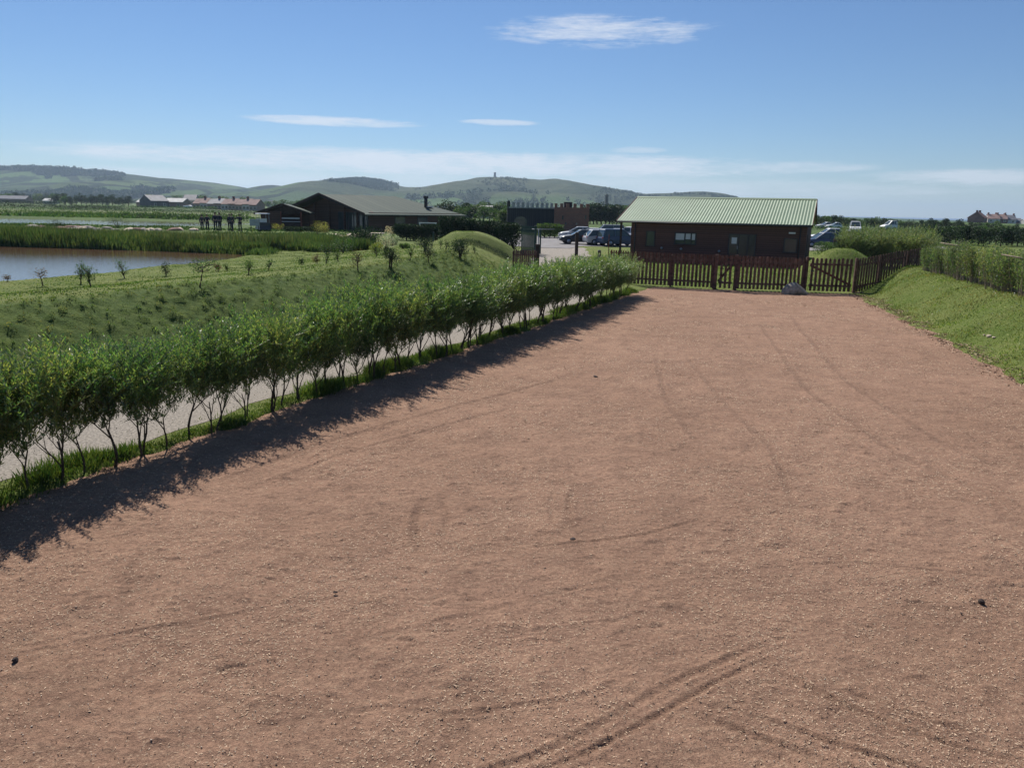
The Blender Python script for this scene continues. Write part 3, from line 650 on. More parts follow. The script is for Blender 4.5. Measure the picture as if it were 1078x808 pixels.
def pebbles(name, n, smin, smax, mat, label, ymax=30):
    y = 3.7+rng.random(n)**1.6*ymax; x = rng.uniform(-1, 1, n)*(y*.72+.3); k = yardmask(x, y); x, y = x[k], y[k]; n = len(x)
    base = np.array([(1, 0, 0), (0, 1, 0), (-1, 0, 0), (0, -1, 0), (0, 0, 1), (0, 0, -1), ], float); F3 = np.array([(0, 1, 4), (1, 2, 4), (2, 3, 4), (3, 0, 4), (1, 0, 5), (2, 1, 5), (3, 2, 5), (0, 3, 5)])
    sc_ = rng.uniform(smin, smax, (n, 1, 1))*rng.uniform(.6, 1.2, (n, 1, 3))*np.array([1, 1, .65]); a = rng.uniform(0, 6.28, n)
    V = base[None]*sc_*rng.uniform(.75, 1.2, (n, 6, 1)); c, s_ = np.cos(a)[:, None], np.sin(a)[:, None]
    V2 = np.stack([V[:, :, 0]*c-V[:, :, 1]*s_, V[:, :, 0]*s_+V[:, :, 1]*c, V[:, :, 2]], -1)+np.stack([x, y, dz(x, y)+.003], 1)[:, None, :]
    tag(npmesh(name, V2.reshape(-1, 3), (F3[None]+np.arange(n)[:, None, None]*6).reshape(-1, 3), mat), kind='stuff', cat='gravel', label=label)
pebbles('red_gravel', 12000, .002, .007, 'crumb', 'tiny dark crumbs of soil over the red dirt yard', 16)
y = 6+rng.random(12000)**1.5*30; x = PC(y)+rng.uniform(-1.9, 1.9, len(y)); P = np.stack([x, y, H(x, y)+.012], 1); n_ = rdir(len(x), 1.5); D = rdir(len(x)); D[:, 2] *= .3
tag(foliage('path_stones', leaf_quads(P, D, n_, rng.uniform(.010, .026, len(x)), rng.uniform(.008, .022, len(x))), 'gravel'), kind='stuff', cat='gravel', label='loose stones on the pale gravel path behind the hedge')
pebbles('pale_gravel', 4200, .003, .009, 'stonewhite', 'tiny pale pebbles scattered over the red dirt yard', 20)

def rock(name, loc, r, mat, label, cat='stone', group=None, sq=(1, 1, .7), seed=0, sub=3):
    bm = bmesh.new(); bmesh.ops.create_icosphere(bm, subdivisions=sub, radius=1); rs = random.Random(seed)
    offs = [(Vector((rs.gauss(0, 1), rs.gauss(0, 1), rs.gauss(0, 1))).normalized(), rs.uniform(.62, .95)) for _ in range(9)]
    for v in bm.verts:
        for d, c in offs:
            t = v.co.dot(d)
            if t > c: v.co -= d*(t-c)
        v.co.x *= sq[0]*r; v.co.y *= sq[1]*r; v.co.z *= sq[2]*r
    me = bpy.data.meshes.new(name); bm.to_mesh(me); bm.free(); me.materials.append(MT[mat]); me.polygons.foreach_set('use_smooth', [sub > 2]*len(me.polygons))
    o = link(bpy.data.objects.new(name, me)); o.location = loc; o.rotation_euler = (0, 0, rs.uniform(0, 6)); return tag(o, label, cat, group)

# ------------------------------------------------------------ fences
def picket_run(mb, a, b, h, step=.175, wd=.10, topf=None):
    ax, ay = a; bx, by = b; L = math.hypot(bx-ax, by-ay); n = max(2, int(L/step)); rz = math.atan2(by-ay, bx-ax)
    for i in range(n):
        t = (i+.5)/n; x = ax+(bx-ax)*t; y = ay+(by-ay)*t; g = Hs(x, y) if topf is None else topf(x, y); hh = h+random.gauss(0, .012)
        c, s = math.cos(rz), math.sin(rz); w2 = wd/2; tilt = random.gauss(0, .006)
        poly = [(-w2, g+.05), (w2, g+.05), (w2+tilt, g+hh-.05), (tilt+w2*.45, g+hh), (tilt-w2*.45, g+hh), (-w2+tilt, g+hh-.05)]; off = -.035
        vs = [(x+p*c-(off+d)*s, y+p*s+(off+d)*c, z) for d in (-.011, .011) for p, z in poly]; k = len(poly)
        mb.add(vs, [tuple(range(k)), tuple(range(k, 2*k))[::-1]]+[(i2, k+i2, k+(i2+1) % k, (i2+1) % k) for i2 in range(k)])
def fence(name, pts, h, label, cat='fence', bay=2.4, mat='picket', step=.175, postw=.09, group=None, rails=(.30, 1.26), base=None):
    Hf = (lambda x, y: float(base(x))) if base else Hs
    x0, y0 = pts[0]; root = empty(name, (x0, y0, 0)); tag(root, label, cat, group)
    def loc(o): o.location = (-x0, -y0, 0); return o
    for (a, b) in zip(pts[:-1], pts[1:]):
        L = math.hypot(b[0]-a[0], b[1]-a[1]); nb = max(1, round(L/bay))
        for i in range(nb):
            p = (a[0]+(b[0]-a[0])*i/nb, a[1]+(b[1]-a[1])*i/nb); q = (a[0]+(b[0]-a[0])*(i+1)/nb, a[1]+(b[1]-a[1])*(i+1)/nb)
            m = MB(); picket_run(m, p, q, h, step, min(.112, step*.64), (lambda x, y: Hf(x, y)) if base else None); loc(m.build('picket_panel', mat, root))
            for rh in rails:
                m = MB(); m.bar((p[0], p[1], Hf(*p)+rh), (q[0], q[1], Hf(*q)+rh), .04, .085); loc(m.build('rail', mat, root))
            g = Hf(*p); m = MB(); m.box((p[0]+.0, p[1]+.06, g+h*.5-.08), (postw, postw, h)); loc(m.build('post', mat, root))
    g = Hf(*pts[-1]); m = MB(); m.box((pts[-1][0], pts[-1][1]+.06, g+h*.5-.08), (postw, postw, h)); loc(m.build('post', mat, root))
    return root
def gate(name, a, b, h, label, rising):
    root = empty(name, (a[0], a[1], 0)); tag(root, label, 'gate', 'wooden gates in the picket fence')
    def loc(o): o.location = (-a[0], -a[1], 0); return o
    d = Vector((b[0]-a[0], b[1]-a[1], 0)); L = d.length; d.normalize(); g = Hs(*a)
    for p in (a, b):
        m = MB(); m.box((p[0], p[1], g+.78), (.15 if L < 2 else .10, .12, 1.60), math.atan2(d.y, d.x)); loc(m.build('gate_post', 'picket', root))
    pa = (a[0]+d.x*.14, a[1]+d.y*.14); pb = (b[0]-d.x*.14, b[1]-d.y*.14)
    m = MB(); picket_run(m, pa, pb, h, .175, .112); loc(m.build('picket_panel', 'picket', root))
    for rh in (.30, 1.26):
        m = MB(); m.bar((*pa, g+rh), (*pb, g+rh), .04, .09); loc(m.build('rail', 'picket', root))
    z0, z1 = (.34, 1.22) if rising else (1.22, .34)
    m = MB(); m.bar((pa[0]+d.y*.02, pa[1]+.02, g+z0), (pb[0], pb[1]+.02, g+z1), .035, .10); loc(m.build('brace', 'redwood' if L > 2 else 'picket', root))
    for hz1 in (.95, .35): m = MB(); m.box((pa[0]+.1, pa[1]-.07, g+hz1), (.16, .02, .05)); loc(m.build('hinge', 'frame', root))
def fp(px):   # a point on the fence line seen at this pixel column
    d = ray(px, 300); s = d[0]/d[1]; Yc = 36.0
    for _ in range(20): Yc = float(FY(s*Yc))
    return (s*Yc, Yc)
fence('picket_fence', [fp(662), fp(751)], 1.56, 'dark brown picket fence from the end of the willow hedge to the small gate')
gate('wooden_gate', fp(752.5), fp(773.5), 1.54, 'small single picket gate between two thick posts in front of the brown lodge', True)
fence('picket_fence', [fp(774.5), fp(846)], 1.54, 'dark brown picket fence between the small gate and the wide gate, behind the boulder')
gate('wooden_gate', fp(847.5), fp(899), 1.54, 'wide picket gate with reddish diagonal brace, right of the boulder', False)
fence('picket_fence', [fp(900.5), (17.0, float(FY(17.0))), (18.6, float(FY(18.6)))], 1.58, 'dark picket fence climbing behind the grass bank on the right', base=lambda x: .03+.32*ss(15.6, 18.6, x))
fence('picket_fence', [(18.75, float(FY(18.75))), (20.5, float(FY(20.5)))], 1.6, 'last short picket stretch at the leafy hedge beyond the right bank', base=lambda x: .36+.12*ss(18.6, 20.5, x))
fence('picket_fence', [(1.05, 38.5), (-.05, 36.9)], 1.5, 'short picket fence stub left of the pale lane, half sunk behind the grass slope')
r = empty('gate_post', (1.14, 38.95, 0)); tag(r, 'tall dark gate post at the left edge of the pale lane', 'post')
m = MB(); m.box((0, 0, .85), (.2, .2, 1.75)); m.build('post', 'darkwood', r); m = MB(); m.box((0, 0, 1.75), (.26, .26, .06)); m.build('post_cap', 'darkwood', r)
# fence before the lodge (low, red) and the short one beside the parked cars
def lodge_xy(s, d):  # lodge frame
    c, s_ = math.cos(R(-22)), math.sin(R(-22)); return (7.84+s*c-d*s_, 56.65+s*s_+d*c)
fence('garden_fence', [lodge_xy(-.3, -2.2), lodge_xy(12.3, -2.2)], .72, 'low red brown picket fence along the foot of the lodge', mat='redwood', step=.16, rails=(.2, .55), postw=.08)
fence('garden_fence', [(.408*74.5, 74.5), (.431*78, 78)], 1.25, 'short dark picket fence between the navy car and the leafy willow thicket', step=.3, rails=(.25, .95))

# boulder by the gate
rock('boulder', (atz(836, 308.5)[0], 34.9, .02), .74, 'boulder', 'rounded grey boulder resting against the foot of the picket fence', 'boulder', sq=(.92, .55, .66), seed=4, sub=4)
bx, by = atz(1033, 634.5); rock('clod', (bx, by, .01), .035, 'clod', 'single dark clod of earth lying right of the yard centre', 'clod', seed=2, sq=(1, .8, .9))
bx, by = atz(16, 694); rock('clod', (bx, by, .0), .028, 'clod', 'small dark clod of earth near the left edge of the yard', 'clod', seed=5, sq=(1, .8, .8))
for i, (px, py, r_) in enumerate([(603, 567, .035), (353, 623, .018), (627, 396, .05), (574, 598, .015), (1012, 645, .012)]):
    bx, by = atz(px, py); rock('clod', (bx, by, .0), r_, 'clod', ['flat lump of earth by the tyre marks in mid yard', 'lump of earth on the faint rut left of centre', 'pale rimmed lump far up the yard', 'small crumb of earth just below the tyre marks in mid yard', 'small crumb below the dark clod on the right'][i], 'clod', seed=20+i, sq=(1.3, .9, .5))
bx, by, bz = onground(903, 304); m = MB(); m.box((0, 0, .1), (.5, .12, .2)); o = m.build('timber_offcut', 'barkpale'); o.location = (bx, by-.1, bz); tag(o, 'pale timber block lying where the fence meets the right bank', 'timber')
for i, (px, py) in enumerate([(1041, 355), (1046, 357), (1036, 354)]):
    bx, by, bz = onground(px, py); rock('stone', (bx, by, bz+.03), (.07, .045, .035)[i], 'stonewhite', 'white stone lying in the grass of the right bank', 'stone', 'white stones in the bank grass', seed=30+i)

# ------------------------------------------------------------ the brown lodge
LG = empty('lodge', (7.84, 56.65, .12), R(-22)); tag(LG, 'brown timber lodge with pale green corrugated metal roof behind the picket fence', 'building')
LL, LW, EZ, RZ = 12.4, 11.4, 2.72, 4.36
def lpart(m, name, mat, parent=None): return m.build(name, mat, parent or LG)
m = MB(); wl = .55
m.box(((wl+LL)/2, .09, EZ/2), (LL-wl, .18, EZ)); lpart(m, 'wall', 'lodgewall'); m = MB(); m.box(((wl+LL)/2, LW-.09, EZ/2), (LL-wl, .18, EZ)); lpart(m, 'wall', 'lodgewall')
for xx in (wl+.09, LL-.09): m = MB(); m.prism([(.182, 0), (LW-.182, 0), (LW-.182, EZ), (LW/2, RZ-.12), (.182, EZ)], xx-.088, xx+.088, 'X'); lpart(m, 'gable_wall', 'lodgewall')
def corr(x0, x1, ya, za, yb, zb, per, amp, sub=4):
    """corrugated sheet running from eave (ya,za) to ridge (yb,zb)"""
    n = int((x1-x0)/per*sub); xs_ = np.linspace(x0, x1, n+1); w_ = np.array([0, .0, 1, 1])[np.arange(n+1) % 4]*amp
    V = []; 
    for yv, zv in ((ya, za), (yb, zb)):
        for x_, q in zip(xs_, w_): V.append((x_, yv, zv+q))
    for yv, zv in ((ya, za), (yb, zb)):
        for x_, q in zip(xs_, w_): V.append((x_, yv, zv+q-.035))
    k_ = n+1; F = [(i, i+1, k_+i+1, k_+i) for i in range(n)]+[(2*k_+i+1, 2*k_+i, 3*k_+i, 3*k_+i+1) for i in range(n)]
    F += [(i+1, i, 2*k_+i, 2*k_+i+1) for i in range(n)]
    return V, F
rx0, rx1, ov = -.45, LL+.28, .35; zs = (RZ-EZ)/(LW/2)
rf = MB(); V, F = corr(rx0, rx1, -ov, EZ-ov*zs+.06, LW/2, RZ+.06, .2, .022); rf.add(V, F)
V, F = corr(rx0, rx1, LW+ov, EZ-ov*zs+.06, LW/2, RZ+.06, .2, .022); rf.add(V, F)
ro = lpart(rf, 'roof', 'greenroof')
m = MB(); m.prism([(LW/2-.25, RZ+.03), (LW/2, RZ+.13), (LW/2+.25, RZ+.03), (LW/2, RZ+.10)], rx0, rx1, 'X'); lpart(m, 'ridge_cap', 'greenroof', ro)
for xx in (rx0-.03, rx1+.03):
    m = MB(); m.bar((xx, -ov, EZ-ov*zs), (xx, LW/2, RZ), .04, .2); m.bar((xx, LW/2, RZ), (xx, LW+ov, EZ-ov*zs), .04, .2); lpart(m, 'bargeboard', 'lodgewall', ro)
m = MB(); m.tube([(rx0, -ov-.06, EZ-ov*zs-.02), (rx1, -ov-.06, EZ-ov*zs-.02)], .055, 8); lpart(m, 'gutter', 'frame', ro)
for xx in (LL-.4, wl+.3):
    m = MB(); m.tube([(xx, -.05, EZ-.1), (xx, -.05, .05)], .04, 6); lpart(m, 'downpipe', 'frame')
for yy_ in (.1, LW/2, LW-.2):
    m = MB(); m.box((-.22, yy_, EZ/2-.03), (.13, .13, EZ-.06)); lpart(m, 'veranda_post', 'darkwood')
def front(px, py):
    d = ray(px, py); P0 = Vector((7.84, 56.65)); dr = Vector((math.cos(R(-22)), math.sin(R(-22))))
    # t*d = P0 + s*dr
    det = -d[0]*dr.y+d[1]*dr.x; t = (-P0.x*dr.y+P0.y*dr.x)/det; s = (d[0]*P0.y-d[1]*P0.x)/det*-1
    s = (t*d[0]-P0.x)*dr.x+(t*d[1]-P0.y)*dr.y
    return s, CZ+d[2]*t-.12
def window(x0, y0, x1, y1, panes, kind='window', blinds=None, low=None):
    s0, z1 = front(x0, y0); s1, z0 = front(x1, y1); z0 = low if low is not None else z0
    f = MB(); fw = .07
    f.box(((s0+s1)/2, -.02, z1), (s1-s0+fw, .08, fw)); f.box(((s0+s1)/2, -.03, z0), (s1-s0+fw*2, .1, fw))
    cuts = [s0]+[s0+(s1-s0)*p for p in panes]+[s1]
    for c in cuts: f.box((c, -.02, (z0+z1)/2), (fw, .076, z1-z0-fw))
    fo = lpart(f, kind, 'frame')
    for i, (a, b) in enumerate(zip(cuts[:-1], cuts[1:])):
        g = MB(); g.box(((a+b)/2, -.015, (z0+z1)/2), (b-a-fw, .02, z1-z0-fw)); g.build('pane', 'glass', fo)
        if blinds and blinds[i]:
            g = MB(); k = blinds[i]; g.box(((a+b)/2, -.03, z1-fw/2-(z1-z0-fw)*k/2), (b-a-fw*1.4, .01, (z1-z0-fw)*k)); g.build('blind', 'blind', fo)
    return fo, s0, s1, z0, z1
window(681, 243.5, 688.5, 259, [])
window(711, 245, 732, 257.5, [.48, .78], blinds=[.62, .55, .6])
fo, s0, s1, z0, z1 = window(768, 246.5, 794, 270, [.36, .72], 'door', low=.08)
g = MB(); g.box((s0+(s1-s0)*.2, -.04, z1-.42), ((s1-s0)*.2, .012, .42)); g.build('notice', 'blind', fo)
g = MB(); g.box((s0+(s1-s0)*.34, -.08, 1.05), (.04, .06, .22)); g.build('handle', 'steel', fo)
window(826, 251, 838, 266, [])
s, z = front(834, 245.3); g = MB(); g.box((s, -.06, z), (.42, .12, .1)); lpart(g, 'outside_lamp', 'white')
for px, py in ((696.5, 261), (717, 262), (757, 264.5)):
    s, z = front(px, py); g = MB(); g.tube([(s, 0, z), (s, -.08, z)], .09, 10); lpart(g, 'vent', 'steel')
# gable end details
m = MB(); m.box((LL+.01, 2.0, 1.0), (.03, .9, 2.0)); lpart(m, 'side_door', 'darkwood')

# ------------------------------------------------------------ play castle
CB = empty('castle', (-1.2, 116, .12), R(1)); tag(CB, 'play castle with dark plank front, brick block and battlements beyond the car park', 'building')
WL, WR, HTL, HTR = 6.9, 5.1, 3.55, 3.45
m = MB(); m.box((WL/2, 3, HTL/2), (WL, 6, HTL)); cw = m.build('curtain_wall', 'castledark', CB)
m = MB(); m.box((WL/2+.1, -.05, HTL-.05), (WL-.2, .12, .16)); m.build('string_course', 'crenel', CB)
for i in range(10):
    x = .18+i*(WL-.3)/9.4; m = MB(); zt = HTL+(.95 if i == 0 else .72)
    m.prism([(x-.21, HTL), (x+.21, HTL), (x+.21, zt-.10), (x, zt), (x-.21, zt-.10)], -.1, .25, 'Y'); m.build('merlon', 'castledark' if i == 0 else 'crenel', CB)
m = MB(); m.box((WL+WR/2, 2.6, HTR/2), (WR, 6.4, HTR)); m.build('brick_block', 'brick', CB)
for x in (.22, 1.05, 1.95, 3.0, 3.95, 4.88):
    m = MB(); m.box((WL+x, -.45, HTR+.38), (.44 if x > .3 else .4, .3, .76)); m.build('merlon', 'brick', CB)
m = MB(); m.box((WL+WR/2, -.45, HTR+.1), (WR, .296, .2)); m.build('parapet', 'brick', CB)
for x, z in ((1.25, 2.2), (1.7, 1.35), (3.3, 1.35), (4.6, 2.3)):
    m = MB(); m.box((WL+x, -.605, z), (.22, .02, .55 if z > 2 else .3)); m.build('arrow_slit', 'glass', CB)
m = MB(); m.box((WL+2.2, 2.5, HTR+.5), (1.2, 1.2, 1.0)); m.build('turret', 'castledark', CB)
m = MB(); m.prism([(1.0, 0), (1.0, 1.6), (1.4, 2.1), (2.0, 2.3), (2.6, 2.1), (3.0, 1.6), (3.0, 0)], -.02, .0, 'Y'); m.build('gateway', 'glass', CB)

# ------------------------------------------------------------ the large lodge by the ponds
BZ = .42; ang = R(45); cx, cy = aty(389, 240, 88)[0], 88.0
BB = empty('lakeside_lodge', (cx, cy, BZ), ang); tag(BB, 'large low timber lodge with grey green roof and glazed gable beyond the pond', 'building')
# local: x along long wall (to the right and away), y along gable (to the left and away)
BLn, BWd, be, bp = 13.4, 17.6, 2.30, 4.28
m = MB(); m.box((BLn/2, .1, be/2), (BLn, .2, be)); m.build('wall', 'barnwall', BB); m = MB(); m.box((BLn/2, BWd-.1, be/2), (BLn, .2, be)); m.build('wall', 'barnwall', BB); m = MB(); m.box((BLn-.1, BWd/2, be/2), (.2, BWd-.4, be)); m.build('wall', 'barnwall', BB)
m = MB(); m.prism([(.202, 0), (BWd-.202, 0), (BWd-.202, be), (BWd/2, bp-.15), (.202, be)], .6, .8, 'X'); m.build('gable_wall', 'barnwall', BB)
o_ = 1.0; sl_ = (bp-be)/(BWd/2); ze = be-o_*sl_*.5; e0 = -1.0; e1 = BLn+.6; rg1 = BLn-3.4
rv = [(e0, -.6, be-.2), (e1, -.6, be-.2), (rg1, BWd/2, bp), (e0, BWd/2, bp), (e1, BWd+.6, be-.2), (e0, BWd+.6, be-.2)]
m = MB(); m.add(rv+[(x, y, z-.14) for x, y, z in rv], [(0, 1, 2, 3), (3, 2, 4, 5), (1, 4, 2), (9, 8, 7, 6), (11, 10, 8, 9), (7, 8, 10), (0, 6, 7, 1), (1, 7, 10, 4), (4, 10, 11, 5), (5, 11, 9, 3), (3, 9, 6, 0)]); br = m.build('roof', 'barnroof', BB)
m = MB(); m.bar((e0-.03, -.62, be-.2), (e0-.03, BWd/2, bp), .05, .3); m.bar((e0-.03, BWd/2, bp), (e0-.03, BWd+.62, be-.2), .05, .3); m.build('bargeboard', 'darkwood', br)
m = MB(); m.tube([(rg1+.6, 3.2, 3.0), (rg1+.6, 3.2, 4.15)], .22, 10); m.tube([(rg1+.6, 3.2, 4.1), (rg1+.6, 3.2, 4.35)], .32, 10); m.build('flue', 'frame', br)
m = MB(); m.box((rg1+1.0, 3.0, 3.05), (.9, .5, .12)); m.build('flue_flashing', 'blind', br)
for y in (.15, 2.6, 5.2, 8.5, 11.8, 14.4, BWd-.15):
    m = MB(); zt = be+ (1-abs(y-BWd/2)/(BWd/2))*(bp-be)-.35; m.tube([(.15, y, 0), (.15, y, zt)], .14, 8); m.build('post', 'barnwall', BB)
for i in range(6):
    y = 1.2+i*1.1; m = MB(); fh = 2.25
    m.box((.57, y, .15), (.06, 1.06, .08)); m.box((.57, y, fh), (.06, 1.06, .08)); m.box((.57, y-.5, 1.2), (.062, .07, 2.1)); m.box((.57, y+.5, 1.2), (.062, .07, 2.1)); f = m.build('window', 'frame', BB)
    m = MB(); m.box((.58, y, 1.2), (.03, .96, 2.0)); m.build('pane', 'glass', f)
for x in (4.2, 7.5):
    m = MB(); m.box((x, -.02, 1.45), (1.5, .08, .9)); f = m.build('window', 'frame', BB); m = MB(); m.box((x, -.07, 1.45), (1.36, .02, .76)); m.build('pane', 'glass', f)
# lean-to porch wing on the left
WX = empty('porch_wing', (aty(274, 240, 90)[0], 90, BZ), R(8)); WX.parent = None
tag(WX, 'small gabled brown wing with open porch at the left end of the large lodge', 'building')
m = MB(); m.box((1.2, .1, 1.1), (2.2, .2, 2.2)); m.build('wall', 'barnwall', WX); m = MB(); m.box((2.6, 4, 1.1), (4.8, .2, 2.2)); m.build('wall', 'barnwall', WX)
for x in (2.3, 4.6): m = MB(); m.box((x, .1, 1.1), (.18, .18, 2.2)); m.build('post', 'redwood', WX)
m = MB(); m.box((3.45, .1, .55), (2.1, .1, .9)); m.build('balustrade', 'darkwood', WX)
m = MB(); m.box((3.4, .3, 1.45), (2.0, .08, .16)); m.build('pale_beam', 'blind', WX)
m = MB(); m.box((3.45, .18, 1.08), (2.2, .05, .07)); m.build('handrail', 'blind', WX)
wv = [(-.6, -.3, 1.95), (2.55, -.3, 3.05), (5.6, -.3, 2.1), (-.6, 5, 1.95), (2.55, 5, 3.05), (5.6, 5, 2.1)]
m = MB(); m.add(wv+[(x, y, z-.14) for x, y, z in wv], [(0, 1, 4, 3), (1, 2, 5, 4), (9, 10, 7, 6), (10, 11, 8, 7), (0, 6, 7, 1), (1, 7, 8, 2), (2, 8, 11, 5), (5, 11, 10, 4), (4, 10, 9, 3), (3, 9, 6, 0)]); m.build('roof', 'barnroof', WX)
m = MB(); m.bar((-.6, -.33, 1.9), (2.55, -.33, 3.0), .05, .24); m.bar((2.55, -.33, 3.0), (5.6, -.33, 2.05), .05, .24); m.build('bargeboard', 'darkwood', WX)
m = MB(); m.add([(-.4, .2, 1.85), (2.55, .2, 2.85), (5.4, .2, 1.98), (-.4, .3, 1.85), (2.55, .3, 2.85), (5.4, .3, 1.98)], [(0, 2, 1), (3, 4, 5), (0, 3, 5, 2)]); m.build('gable', 'darkwood', WX)

# white frame standing by the long wall
gx_, gy_ = aty(442, 240, 84)[0], 84; g = empty('goal_frame', (gx_, gy_, .45)); tag(g, 'white goal like frame in front of the long lodge wall', 'frame')
for x in (0, 1.7): m = MB(); m.box((x, 0, .65), (.09, .09, 1.3)); m.build('upright', 'white', g)
m = MB(); m.box((.85, 0, 1.34), (1.88, .1, .1)); m.build('crossbar', 'white', g)
m = MB(); m.box((.85, .5, .62), (2.2, .06, .5)); m.build('back_panel', 'steel', g)

# ------------------------------------------------------------ palisade, posts, small furniture round the lane
px0 = aty(549, 260, 57)[0]; pal = empty('palisade_fence', (px0, 57, 0)); tag(pal, 'tall dark green steel palisade fence beside the lane', 'fence')
n = 15
for i in range(3):
    m = MB()
    for j in range(5):
        t = (i*5+j)/14; x = t*1.15; y = t*3.0; g_ = Hs(px0+x, 57+y); m.box((x, y, g_+1.05), (.07, .03, 2.1))
    m.build('pale_panel', 'metalgreen', pal)
for z in (.35, 1.6): m = MB(); m.bar((0, 0, Hs(px0, 57)+z), (1.15, 3, Hs(px0+1.15, 60)+z), .04, .06); m.build('rail', 'metalgreen', pal)
for px, Yp, h, wd, lb in ((563.2, 58, 2.15, .17, 'tall dark green gate post beside the palisade fence'), (568.5, 60, 1.95, .12, 'slimmer green post just right of the tall green gate post'), (606.8, 58.5, 1.72, .24, 'stout dark post at the right side of the lane'),
                         (631, 49.5, .95, .19, 'short dark wooden post on the lawn left of the lodge'), (640.5, 57, 1.7, .05, 'thin reddish pole on the lawn before the parked cars'), (456.2, 62, .95, .13, 'short dark post on the grass near the mound')):
    d = ray(px, 265); x = d[0]/d[1]*Yp; r = empty('post', (x, Yp, Hs(x, Yp))); tag(r, lb, 'post')
    m = MB(); m.box((0, 0, h/2-.05), (wd, wd, h+.1), 0, .96); m.build('shaft', 'redwood' if wd < .1 else 'metalgreen' if px < 570 else 'darkwood', r)
    m = MB(); m.box((0, 0, h+.02), (wd*1.2, wd*1.2, .05), 0, .5); m.build('cap', 'frame', r)
d = ray(567, 245); r = empty('swing_arm_barrier', (d[0]/d[1]*59, 59, 0)); tag(r, 'thin pale bar sticking out from the green gate post', 'barrier')
m = MB(); m.tube([(-1.2, 0, 1.98), (1.2, .2, 2.02)], .035, 6); m.build('bar', 'steel', r); m = MB(); m.tube([(0, 0, 0), (0, 0, 2.0)], .04, 6); m.build('upright', 'steel', r)
x, y, z = onground(636.5, 276, 20, 60); r = empty('planter', (x, y, z)); tag(r, 'low reddish brown box on the grass behind the hedge end', 'planter')
m = MB(); m.box((0, 0, .17), (.75, .4, .34), .5, .85); m.build('box', 'redwood', r); m = MB(); m.box((0, 0, .35), (.55, .28, .03), .5); m.build('soil', 'clod', r)

